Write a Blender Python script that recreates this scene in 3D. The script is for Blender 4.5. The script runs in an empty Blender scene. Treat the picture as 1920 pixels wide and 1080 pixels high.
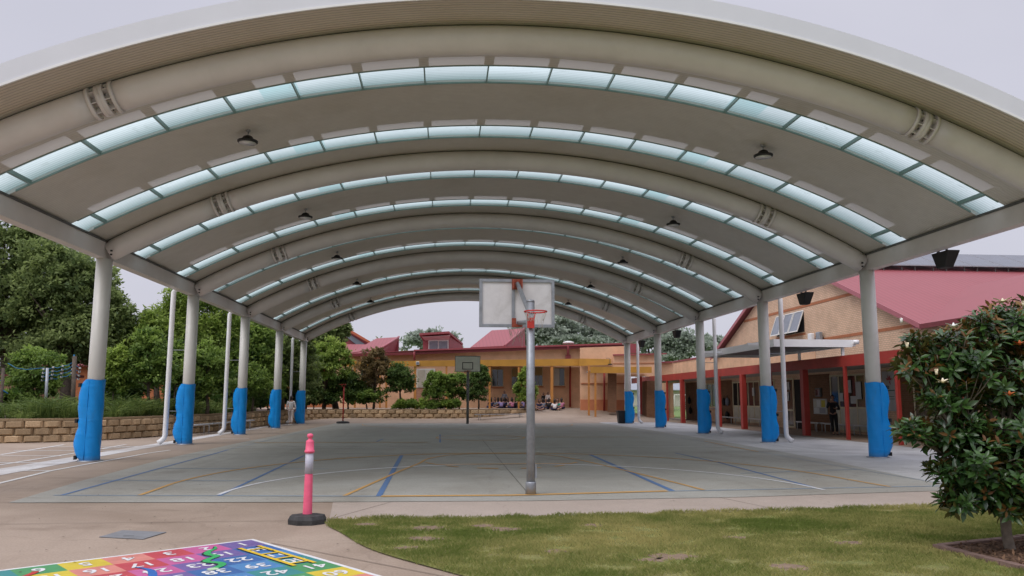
import bpy, bmesh, math, random
import numpy as np
from mathutils import Vector, Matrix
from math import sin, cos, pi, radians, sqrt, atan2

random.seed(7)
rng = np.random.default_rng(7)
scene = bpy.context.scene
COL = scene.collection

# ------------------------------------------------------------------ camera
F, YAW, PITCH, ROLL, CX, EYE = 1499.58, 0.08338, 0.13755, 0.00159, -1.49814, 1.6
fwd = Vector((sin(YAW)*cos(PITCH), cos(YAW)*cos(PITCH), sin(PITCH)))
rgt0 = Vector((cos(YAW), -sin(YAW), 0))
up0 = rgt0.cross(fwd)
rgt = cos(ROLL)*rgt0 + sin(ROLL)*up0
upv = cos(ROLL)*up0 - sin(ROLL)*rgt0
CAM = Vector((CX, 0, EYE))
cam = bpy.data.cameras.new('camera')
camo = bpy.data.objects.new('camera', cam)
COL.objects.link(camo)
camo.matrix_world = Matrix(((rgt.x, upv.x, -fwd.x, CAM.x), (rgt.y, upv.y, -fwd.y, CAM.y), (rgt.z, upv.z, -fwd.z, CAM.z), (0, 0, 0, 1)))
cam.sensor_width = 36
cam.lens = F/1920*36
cam.clip_end = 3000
cam.clip_start = 0.1
scene.camera = camo

def ray(px, py): return fwd + rgt*((px-960)/F) - upv*((py-540)/F)
def at(px, py, Y):
    d = ray(px, py); return CAM + d*(Y/d.y)
def atx(px, py, X):
    d = ray(px, py); return CAM + d*((X-CX)/d.x)
def gnd(px, py, z=0.0):
    d = ray(px, py); return CAM + d*((z-EYE)/d.z)
FH = Vector((sin(YAW), cos(YAW), 0)); RH = Vector((cos(YAW), -sin(YAW), 0))
def atd(px, py, dd):
    d = ray(px, py); return CAM + d*(dd/d.dot(FH))

# ------------------------------------------------------------------ node helpers / materials
MATS = {}
def new_mat(name):
    m = bpy.data.materials.new(name); m.use_nodes = True
    nt = m.node_tree
    return m, nt, nt.nodes['Principled BSDF'], nt.nodes['Material Output']
def N(nt, t, **kw):
    n = nt.nodes.new(t)
    for k, v in kw.items():
        if k in n.inputs: n.inputs[k].default_value = v
        else: setattr(n, k, v)
    return n
def rgba(c): return (c[0], c[1], c[2], 1)
def mixc(nt, a, b, fac, mode='MIX'):
    n = nt.nodes.new('ShaderNodeMix'); n.data_type = 'RGBA'; n.blend_type = mode
    for s, v in ((6, a), (7, b)):
        if hasattr(v, 'is_linked') or hasattr(v, 'links'): nt.links.new(v, n.inputs[s])
        else: n.inputs[s].default_value = rgba(v)
    if hasattr(fac, 'links'): nt.links.new(fac, n.inputs[0])
    else: n.inputs[0].default_value = fac
    return n.outputs[2]
def ramp(nt, fac, stops):
    n = nt.nodes.new('ShaderNodeValToRGB')
    els = n.color_ramp.elements
    while len(els) < len(stops): els.new(0.5)
    for e, (p, c) in zip(els, stops):
        e.position = p; e.color = rgba(c) if not isinstance(c, (int, float)) else (c, c, c, 1)
    nt.links.new(fac, n.inputs[0]); return n.outputs[0]
def coords(nt, world=False):
    if world: return N(nt, 'ShaderNodeNewGeometry').outputs['Position']
    return N(nt, 'ShaderNodeTexCoord').outputs['Object']
def noise(nt, vec, scale, detail=4, rough=.55, dist=0):
    n = N(nt, 'ShaderNodeTexNoise'); n.inputs['Scale'].default_value = scale; n.inputs['Detail'].default_value = detail
    n.inputs['Roughness'].default_value = rough; n.inputs['Distortion'].default_value = dist
    nt.links.new(vec, n.inputs['Vector']); return n.outputs['Fac']
def mapping(nt, vec, scale=(1, 1, 1), loc=(0, 0, 0), rot=(0, 0, 0)):
    n = N(nt, 'ShaderNodeMapping'); n.inputs['Scale'].default_value = scale; n.inputs['Location'].default_value = loc; n.inputs['Rotation'].default_value = rot
    nt.links.new(vec, n.inputs['Vector']); return n.outputs[0]
def bump(nt, bsdf, h, strength=.3, dist=.02):
    b = N(nt, 'ShaderNodeBump'); b.inputs['Strength'].default_value = strength; b.inputs['Distance'].default_value = dist
    nt.links.new(h, b.inputs['Height']); nt.links.new(b.outputs[0], bsdf.inputs['Normal'])

def mat(name, col, rough=.6, var=.12, scale=3.0, metal=0, bmp=0.0, spec=.5, dirt=0.0, world=False, bscale=60):
    """plain painted / plastic / cloth surface with uneven tone, fine grain and optional grime"""
    m, nt, b, out = new_mat(name)
    v = coords(nt, world)
    n1 = noise(nt, v, scale, 5)
    c = mixc(nt, [x*(1-var) for x in col], [min(1, x*(1+var)) for x in col], ramp(nt, n1, [(.3, 0), (.7, 1)]))
    if dirt:
        n2 = noise(nt, v, scale*.35, 6, .65, .6)
        c = mixc(nt, c, [x*.45 for x in (col[0], col[1]*.95, col[2]*.85)], ramp(nt, n2, [(.5, 0), (.75, dirt)]))
    nt.links.new(c, b.inputs['Base Color'])
    b.inputs['Roughness'].default_value = rough; b.inputs['Metallic'].default_value = metal
    b.inputs['Specular IOR Level'].default_value = spec
    if bmp: bump(nt, b, noise(nt, v, bscale, 3), bmp, .01)
    MATS[name] = m; return m

def concrete(name, col, stain, var=.1, stain_amt=.6, lines=False):
    m, nt, b, out = new_mat(name)
    v = coords(nt, True)
    big = noise(nt, v, .23, 6, .6, .8)
    med = noise(nt, v, 1.6, 6, .65)
    fine = noise(nt, v, 38, 3, .7)
    streak = noise(nt, mapping(nt, v, (1.6, .18, 1)), .9, 5, .6, .3)
    c = mixc(nt, col, stain, ramp(nt, big, [(.42, 0), (.68, stain_amt)]))
    c = mixc(nt, c, [x*.8 for x in stain], ramp(nt, streak, [(.55, 0), (.8, stain_amt*.6)]))
    c = mixc(nt, c, [min(1, x*1.22) for x in col], ramp(nt, med, [(.5, 0), (.8, .5)]))
    c = mixc(nt, c, ramp(nt, fine, [(.3, .72), (.7, 1.25)]), .55, 'MULTIPLY')
    spots = N(nt, 'ShaderNodeTexVoronoi'); spots.inputs['Scale'].default_value = 1.7; nt.links.new(v, spots.inputs['Vector'])
    c = mixc(nt, c, [x*.35 for x in col], ramp(nt, spots.outputs['Distance'], [(.0, .75), (.02, 0)]))
    cr = N(nt, 'ShaderNodeTexVoronoi', feature='DISTANCE_TO_EDGE'); cr.inputs['Scale'].default_value = .16; wob = N(nt, 'ShaderNodeVectorMath', operation='ADD'); nz = N(nt, 'ShaderNodeTexNoise'); nz.inputs['Scale'].default_value = 1.3; nz.inputs['Detail'].default_value = 6; nt.links.new(v, nz.inputs['Vector']); nt.links.new(v, wob.inputs[0]); nt.links.new(nz.outputs['Color'], wob.inputs[1]); nt.links.new(wob.outputs[0], cr.inputs['Vector'])
    c = mixc(nt, c, [x*.45 for x in stain], ramp(nt, cr.outputs['Distance'], [(.0004, .22), (.0016, 0)]))
    wet = noise(nt, mapping(nt, v, (.5, 1.4, 1), (3, 7, 0)), .7, 6, .65, 1.2)
    c = mixc(nt, c, [x*.82 for x in stain], ramp(nt, wet, [(.58, 0), (.66, stain_amt*.55)]))
    nt.links.new(c, b.inputs['Base Color'])
    r = ramp(nt, big, [(.3, .85), (.7, .6)]); nt.links.new(r, b.inputs['Roughness'])
    b.inputs['Specular IOR Level'].default_value = .3
    bump(nt, b, fine, .25, .01)
    MATS[name] = m; return m

def brick(name, c1, c2, mortar, axis='Y', scale=1.0, bw=.24, bh=.086, msize=.01, world=True, cmix=.5):
    m, nt, b, out = new_mat(name)
    v = coords(nt, world)
    sep = N(nt, 'ShaderNodeSeparateXYZ'); nt.links.new(v, sep.inputs[0])
    cmb = N(nt, 'ShaderNodeCombineXYZ')
    if axis == 'U':
        add = N(nt, 'ShaderNodeMath', operation='ADD'); nt.links.new(sep.outputs['X'], add.inputs[0]); nt.links.new(sep.outputs['Y'], add.inputs[1])
        nt.links.new(add.outputs[0], cmb.inputs[0])
    else: nt.links.new(sep.outputs[axis], cmb.inputs[0])
    nt.links.new(sep.outputs['Z'], cmb.inputs[1])
    t = N(nt, 'ShaderNodeTexBrick'); nt.links.new(cmb.outputs[0], t.inputs['Vector'])
    t.inputs['Color1'].default_value = rgba(c1); t.inputs['Color2'].default_value = rgba(c2); t.inputs['Mortar'].default_value = rgba(mortar)
    t.inputs['Scale'].default_value = scale; t.inputs['Brick Width'].default_value = bw; t.inputs['Row Height'].default_value = bh
    t.inputs['Mortar Size'].default_value = msize; t.inputs['Mortar Smooth'].default_value = .2; t.inputs['Bias'].default_value = -.1
    n = noise(nt, v, 1.3, 6, .6)
    c = mixc(nt, t.outputs['Color'], ramp(nt, n, [(.3, .8), (.7, 1.15)]), .7, 'MULTIPLY')
    nt.links.new(c, b.inputs['Base Color']); b.inputs['Roughness'].default_value = .85; b.inputs['Specular IOR Level'].default_value = .2
    bump(nt, b, t.outputs['Fac'], -.4, .01)
    MATS[name] = m; return m

def ribbed(name, col, rough, axis, pitch, var=.06, bstr=.5, spec=.5, dirt=.3, groove=.85):
    """metal sheet with ribs repeating along an axis"""
    m, nt, b, out = new_mat(name)
    v = coords(nt, True)
    sep = N(nt, 'ShaderNodeSeparateXYZ'); nt.links.new(v, sep.inputs[0])
    mu = N(nt, 'ShaderNodeMath', operation='MULTIPLY'); nt.links.new(sep.outputs[axis], mu.inputs[0]); mu.inputs[1].default_value = 2*pi/pitch
    sn = N(nt, 'ShaderNodeMath', operation='SINE'); nt.links.new(mu.outputs[0], sn.inputs[0])
    ad = N(nt, 'ShaderNodeMath', operation='MULTIPLY_ADD'); nt.links.new(sn.outputs[0], ad.inputs[0]); ad.inputs[1].default_value = .5; ad.inputs[2].default_value = .5
    n1 = noise(nt, v, .5, 6, .6, .5)
    n2 = noise(nt, v, 4, 5, .6)
    c = mixc(nt, [x*(1-var) for x in col], [min(1, x*(1+var)) for x in col], n2)
    c = mixc(nt, c, [col[0]*.7, col[1]*.66, col[2]*.58], ramp(nt, n1, [(.5, 0), (.8, dirt)]))
    c = mixc(nt, c, ramp(nt, ad.outputs[0], [(0, groove), (.25, 1), (1, 1)]), 1, 'MULTIPLY')
    nt.links.new(c, b.inputs['Base Color']); b.inputs['Roughness'].default_value = rough; b.inputs['Specular IOR Level'].default_value = spec
    bump(nt, b, ad.outputs[0], bstr, .012)
    MATS[name] = m; return m

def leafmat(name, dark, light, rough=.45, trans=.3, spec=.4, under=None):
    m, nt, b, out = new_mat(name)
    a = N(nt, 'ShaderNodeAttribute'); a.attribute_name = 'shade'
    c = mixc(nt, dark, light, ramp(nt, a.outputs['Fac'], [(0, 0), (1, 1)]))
    if under:
        g = N(nt, 'ShaderNodeNewGeometry')
        c = mixc(nt, c, under, g.outputs['Backfacing'])
    nt.links.new(c, b.inputs['Base Color'])
    b.inputs['Roughness'].default_value = rough; b.inputs['Specular IOR Level'].default_value = spec
    t = N(nt, 'ShaderNodeBsdfTranslucent'); nt.links.new(c, t.inputs['Color'])
    mx = N(nt, 'ShaderNodeMixShader'); mx.inputs[0].default_value = trans
    nt.links.new(b.outputs[0], mx.inputs[1]); nt.links.new(t.outputs[0], mx.inputs[2]); nt.links.new(mx.outputs[0], out.inputs['Surface'])
    MATS[name] = m; return m

def glass(name, col, rough=.08, spec=.8):
    m, nt, b, out = new_mat(name)
    v = coords(nt, True)
    c = mixc(nt, [x*.5 for x in col], [x*1.5 for x in col], noise(nt, v, .8, 4, .6, .5))
    nt.links.new(c, b.inputs['Base Color']); b.inputs['Roughness'].default_value = rough; b.inputs['Specular IOR Level'].default_value = spec
    MATS[name] = m; return m

# palette -----------------------------------------------------------
M_conc = concrete('plaza concrete', (.37, .292, .228), (.25, .185, .135), stain_amt=.75)
M_path = concrete('footpath concrete', (.43, .36, .305), (.34, .28, .23), stain_amt=.4)
M_newc = concrete('pale concrete', (.53, .53, .52), (.25, .245, .235), stain_amt=.75)
M_verfl = concrete('verandah floor', (.30, .22, .165), (.2, .14, .1))
M_court = concrete('court acrylic', (.375, .372, .335), (.235, .21, .165), stain_amt=.55)
M_white = mat('white roof paint', (.82, .82, .82), .4, .04, 1.2, dirt=.15)
M_fascia = mat('bright white flashing', (.71, .72, .77), .35, .03, 1.0, dirt=.06)
M_steel = mat('off white steel paint', (.70, .655, .635), .35, .05, 1.5, dirt=.2, spec=.5)
M_colp = mat('white column paint', (.66, .65, .61), .38, .05, 1.2, dirt=.25)
M_ceil = ribbed('ceiling sheet', (.64, .60, .53), .35, 'Y', .085, bstr=.35, groove=.88, dirt=.5, var=.1)
M_ceilf = ribbed('front soffit sheet', (.64, .565, .48), .5, 'Y', .085, bstr=.7, groove=.62)
M_band0 = ribbed('painted reflection sheet', (.88, .88, .86), .3, 'Y', .05, bstr=.6, groove=.85)  # pale sheet colour for the painted skylight reflection
def band_mat():  # pale translucent tone stands in for skylight reflections on the ceiling
    m, nt, b, out = new_mat('painted reflection band')
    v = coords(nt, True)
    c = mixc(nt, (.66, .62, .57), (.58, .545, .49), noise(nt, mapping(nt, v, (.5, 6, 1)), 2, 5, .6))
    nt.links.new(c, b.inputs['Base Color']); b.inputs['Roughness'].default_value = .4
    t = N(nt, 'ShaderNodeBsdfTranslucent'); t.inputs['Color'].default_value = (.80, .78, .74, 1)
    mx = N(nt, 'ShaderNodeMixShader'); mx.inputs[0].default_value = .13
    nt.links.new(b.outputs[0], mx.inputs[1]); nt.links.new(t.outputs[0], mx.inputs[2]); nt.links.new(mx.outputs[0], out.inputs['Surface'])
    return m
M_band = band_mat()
M_sky_frame = mat('skylight bar', (.22, .33, .31), .4)
def vinyl():
    m, nt, b, out = new_mat('blue vinyl padding')
    v = coords(nt, True)
    c = mixc(nt, (.0, .25, .70), (.005, .30, .80), noise(nt, v, 2.1, 5, .6))
    c = mixc(nt, c, (.03, .22, .50), ramp(nt, noise(nt, mapping(nt, v, (1, 1, .35)), 3.5, 6, .7, .6), [(.52, 0), (.75, .6)]))
    sep = N(nt, 'ShaderNodeSeparateXYZ'); nt.links.new(v, sep.inputs[0])
    c = mixc(nt, c, (.12, .16, .2), ramp(nt, sep.outputs['Z'], [(.0, .55), (.16, .0)]))
    nt.links.new(c, b.inputs['Base Color']); b.inputs['Roughness'].default_value = .42; b.inputs['Specular IOR Level'].default_value = .35
    w1 = noise(nt, mapping(nt, v, (1.5, 1.5, 7), (0, 0, 0), (.25, .2, 0)), 1.6, 5, .6, 1.2)
    w2 = N(nt, 'ShaderNodeTexWave'); w2.wave_type = 'BANDS'; w2.bands_direction = 'Z'; w2.inputs['Scale'].default_value = .75; w2.inputs['Distortion'].default_value = 3; w2.inputs['Detail'].default_value = 3; nt.links.new(v, w2.inputs['Vector'])
    ad = N(nt, 'ShaderNodeMath', operation='ADD'); nt.links.new(w1, ad.inputs[0]); nt.links.new(ramp(nt, w2.outputs['Fac'], [(.88, 0), (.98, .25)]), ad.inputs[1])
    bump(nt, b, ad.outputs[0], .28, .04)
    return m
M_blue = vinyl()
M_black = mat('black plastic', (.012, .012, .013), .5, .2, 6)
M_galv = mat('galvanised steel', (.33, .35, .38), .45, .15, 8, metal=.5, dirt=.5)
M_galvd = mat('weathered steel', (.13, .13, .125), .6, .2, 8, metal=.3)
M_bboard = mat('weathered white board', (.72, .71, .71), .7, .06, 6, dirt=.45)
M_rust = mat('rusty red oxide', (.3, .06, .03), .7, .3, 20)
M_orange = mat('orange red hoop paint', (.55, .04, .03), .5, .2, 10)
M_net = mat('frayed cord', (.55, .52, .46), .9)
M_bbgreen = mat('grey green board', (.62, .63, .53), .6, .08, 4)
M_pink = mat('faded fluorescent pink', (.86, .13, .24), .5, .1, 9, dirt=.2)
M_reflect = mat('reflective band', (.5, .5, .58), .35, .08, 30)
M_rubber = mat('dusty rubber', (.045, .045, .045), .8, .4, 12, bmp=.4)
M_pit = mat('grey pit lid', (.21, .215, .225), .7, .12, 8, dirt=.4)
M_peach = brick('peach painted brick', (.76, .475, .30), (.73, .445, .275), (.69, .42, .26), 'X', cmix=.2)
M_peachY = brick('peach painted brick side', (.76, .475, .30), (.73, .445, .275), (.69, .42, .26), 'Y', cmix=.2)
M_orangeb = brick('orange brick', (.50, .17, .07), (.44, .14, .06), (.40, .2, .11), 'X')
M_orangep = mat('orange painted base', (.55, .20, .095), .8, .08, 2)
M_pinkb = brick('pinkish brick', (.40, .21, .14), (.33, .16, .10), (.42, .28, .2), 'X')
M_tanb = brick('tan gable brick', (.76, .53, .37), (.70, .465, .315), (.53, .365, .25), 'Y', msize=.016)
M_bandb = mat('terracotta band', (.42, .15, .065), .8, .12, 5)
M_brownb = brick('brown brick', (.22, .11, .06), (.17, .085, .045), (.2, .13, .09), 'U')
M_redf = mat('red verandah paint', (.36, .035, .025), .5, .12, 1.5, dirt=.35)
M_redroof = ribbed('red roof sheet X', (.30, .07, .08), .55, 'Y', .2, bstr=.4, groove=.8)
M_redroofy = ribbed('red roof sheet Y', (.30, .07, .08), .55, 'X', .3, bstr=.4, groove=.85)
M_redtrim = mat('red trim', (.30, .06, .07), .5, .1, 3)
M_redtrimd = mat('dark red trim', (.17, .025, .03), .5, .1, 3)
M_pinktrim = mat('sunfaded barge', (.40, .12, .14), .5, .06, 3)
M_yellow = mat('mustard fascia paint', (.50, .25, .035), .55, .12, 1.2, dirt=.45)
M_ypost = mat('orange post paint', (.52, .22, .05), .55, .1, 3)
M_cream = mat('cream frame', (.66, .58, .40), .5, .06, 4)
M_creamp = mat('cream panel', (.56, .53, .44), .6, .08, 4)
M_wframe = mat('white frame', (.68, .67, .63), .45, .05, 4)
M_soffit = mat('soffit', (.40, .38, .35), .8, .06, 2)
M_glass = glass('window glass', (.025, .03, .035))
M_glassb = glass('sky lit glass', (.19, .21, .25), .2, .9)  # brightness of the sky put into a paler pane colour
M_dark = mat('dark interior', (.012, .011, .01), .9)  # near-black colour stands in for the shade inside rooms
M_paper = mat('pinned paper', (.55, .55, .55), .8, .12, 12)
M_solar = mat('solar panel glass', (.09, .10, .13), .15, .15, 2, spec=1)
M_solarf = mat('solar frame', (.3, .3, .32), .4)
M_mulch = mat('bark mulch', (.15, .085, .05), .95, .5, 40, bmp=.9, bscale=90)
M_soil = mat('garden soil', (.07, .045, .03), .95, .4, 12, bmp=.6)
M_timber = mat('edging brick', (.20, .13, .105), .85, .25, 14, bmp=.3)
M_bark = mat('bark', (.11, .085, .065), .9, .35, 9, bmp=.6, bscale=25)
M_barkl = mat('pale bark', (.20, .165, .13), .9, .3, 14, bmp=.6, bscale=45)
M_skin = mat('skin', (.42, .23, .16), .55, .06, 10)
M_hair = mat('dark hair', (.02, .013, .01), .5, .3, 30)
M_whitec = mat('white cloth', (.85, .83, .84), .85, .08, 10)
M_pinkc = mat('pale trousers', (.78, .70, .68), .85, .08, 10)
M_blackc = mat('black cloth', (.012, .012, .014), .85, .2, 10)
M_navy = mat('navy cloth', (.02, .025, .07), .85, .2, 10)
M_pinkshirt = mat('pink shirt', (.55, .2, .32), .85, .1, 10)
M_teal = mat('teal shirt', (.02, .3, .22), .85, .1, 10)
M_lilac = mat('lilac shirt', (.32, .26, .5), .85, .1, 10)
M_greyc = mat('grey shirt', (.2, .22, .27), .85, .1, 10)
M_alu = mat('bench aluminium', (.50, .51, .52), .4, .08, 6, metal=.3)
M_ropeb = mat('blue rope', (.02, .16, .34), .8)
M_ropew = mat('pale fitting', (.5, .5, .48), .6)
M_cone = mat('orange cone', (.75, .1, .02), .5)
M_petal = mat('cream petal', (.78, .70, .52), .6, .06, 20)
M_petalw = mat('white petal', (.82, .82, .78), .6, .04, 20)

def wallblock():
    m, nt, b, out = new_mat('split face block')
    v = coords(nt, True)
    c = mixc(nt, (.64, .47, .29), (.45, .32, .19), noise(nt, v, 2.2, 5, .6))
    sa = N(nt, 'ShaderNodeAttribute'); sa.attribute_name = 'shade'
    c = mixc(nt, c, ramp(nt, sa.outputs['Fac'], [(0, .62), (1, 1.22)]), 1, 'MULTIPLY')
    c = mixc(nt, c, (.16, .12, .08), ramp(nt, noise(nt, v, .9, 6, .7, .8), [(.55, 0), (.8, .6)]))
    c = mixc(nt, c, ramp(nt, noise(nt, v, 30, 4, .7), [(.3, .65), (.7, 1.25)]), .7, 'MULTIPLY')
    nt.links.new(c, b.inputs['Base Color']); b.inputs['Roughness'].default_value = .92; b.inputs['Specular IOR Level'].default_value = .15
    bump(nt, b, noise(nt, v, 22, 5, .7), .8, .02)
    return m
M_block = wallblock()

def skylight_mat():
    m, nt, b, out = new_mat('ribbed translucent sheet')
    v = coords(nt, True)
    sep = N(nt, 'ShaderNodeSeparateXYZ'); nt.links.new(v, sep.inputs[0])
    mu = N(nt, 'ShaderNodeMath', operation='MULTIPLY'); nt.links.new(sep.outputs['Y'], mu.inputs[0]); mu.inputs[1].default_value = 2*pi/.085
    sn = N(nt, 'ShaderNodeMath', operation='SINE'); nt.links.new(mu.outputs[0], sn.inputs[0])
    ab = N(nt, 'ShaderNodeMath', operation='ABSOLUTE'); nt.links.new(sep.outputs['X'], ab.inputs[0])
    lap = ramp(nt, N_map(nt, ab.outputs[0], 4.4, 5.6), [(0, 0), (.18, 0), (.2, .55), (.8, .55), (.82, 0), (1, 0)])
    c = mixc(nt, (.74, .83, .82), (.58, .69, .68), noise(nt, mapping(nt, v, (.6, 2.5, 1)), 1.6, 5, .6, .4))
    c = mixc(nt, c, (.30, .58, .58), lap)
    pan = N(nt, 'ShaderNodeTexWhiteNoise'); pan.noise_dimensions = '2D'; sn_ = N(nt, 'ShaderNodeVectorMath', operation='FLOOR'); nt.links.new(mapping(nt, v, (1/1.336, .27, 0), (.5, 0, 0)), sn_.inputs[0]); nt.links.new(sn_.outputs[0], pan.inputs['Vector'])
    c = mixc(nt, c, ramp(nt, pan.outputs['Value'], [(0, .82), (1, 1.06)]), 1, 'MULTIPLY')
    c = mixc(nt, c, (.34, .40, .36), ramp(nt, noise(nt, v, 3.2, 6, .75, .8), [(.56, 0), (.72, .55)]))
    # colour gets darker across each sheet towards its far side
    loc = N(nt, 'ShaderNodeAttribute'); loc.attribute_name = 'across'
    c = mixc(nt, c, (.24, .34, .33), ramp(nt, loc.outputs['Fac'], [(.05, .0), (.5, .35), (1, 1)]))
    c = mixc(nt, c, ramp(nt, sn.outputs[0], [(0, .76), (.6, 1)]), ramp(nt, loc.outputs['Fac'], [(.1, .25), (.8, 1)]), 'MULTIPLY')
    t = N(nt, 'ShaderNodeBsdfTranslucent'); nt.links.new(c, t.inputs['Color'])
    g = N(nt, 'ShaderNodeBsdfDiffuse'); nt.links.new(c, g.inputs['Color'])
    mx = N(nt, 'ShaderNodeMixShader'); mx.inputs[0].default_value = .08
    nt.links.new(t.outputs[0], mx.inputs[1]); nt.links.new(g.outputs[0], mx.inputs[2]); nt.links.new(mx.outputs[0], out.inputs['Surface'])
    return m
def N_map(nt, val, a, b):
    n = N(nt, 'ShaderNodeMapRange'); n.inputs['From Min'].default_value = a; n.inputs['From Max'].default_value = b
    nt.links.new(val, n.inputs['Value']); return n.outputs[0]
M_skyl = skylight_mat()

def grass_mat():
    m, nt, b, out = new_mat('lawn ground')
    v = coords(nt, True)
    n1 = noise(nt, v, 1.1, 6, .6, .4); n2 = noise(nt, v, 9, 5, .7); n3 = noise(nt, v, 60, 3, .7)
    c = mixc(nt, (.18, .21, .06), (.28, .255, .11), ramp(nt, n1, [(.35, 0), (.7, 1)]))
    c = mixc(nt, c, (.27, .19, .12), ramp(nt, noise(nt, v, 2.3, 5, .6, .3), [(.60, 0), (.72, .7)]))
    c = mixc(nt, c, ramp(nt, n2, [(.3, .7), (.7, 1.25)]), .8, 'MULTIPLY')
    c = mixc(nt, c, ramp(nt, n3, [(.3, .5), (.7, 1.4)]), .8, 'MULTIPLY')
    nt.links.new(c, b.inputs['Base Color']); b.inputs['Roughness'].default_value = .95; b.inputs['Specular IOR Level'].default_value = .1
    bump(nt, b, n3, .8, .02)
    return m
M_lawn = grass_mat()
M_field = mat('playing field turf', (.13, .2, .05), .95, .25, .4, world=True)
M_leafA = leafmat('dark tree leaf', (.085, .13, .045), (.32, .40, .14), .55, .5, .25)
M_leafB = leafmat('bright feathery leaf', (.10, .18, .03), (.40, .52, .11), .5, .5, .3)
M_leafC = leafmat('mid leaf', (.07, .14, .028), (.30, .42, .09), .5, .5, .3)
M_leafD = leafmat('bronze leaf', (.10, .075, .03), (.34, .25, .11), .5, .5, .3)
M_leafE = leafmat('dark hedge leaf', (.035, .075, .022), (.16, .25, .06), .5, .4, .3)
M_leafF = leafmat('hazy far leaf', (.27, .32, .26), (.46, .52, .43), .85, .4)  # aerial haze put into the pale grey-green leaf colour
M_leafG = leafmat('strappy leaf', (.07, .12, .025), (.28, .36, .10), .5, .4, .3)
M_grassb = leafmat('grass blade', (.185, .245, .055), (.55, .49, .20), .7, .35, .2)
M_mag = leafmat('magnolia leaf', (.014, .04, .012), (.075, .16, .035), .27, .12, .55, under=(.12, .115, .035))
M_magn = leafmat('magnolia new leaf', (.12, .05, .015), (.22, .12, .03), .5, .2, .3)

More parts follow.
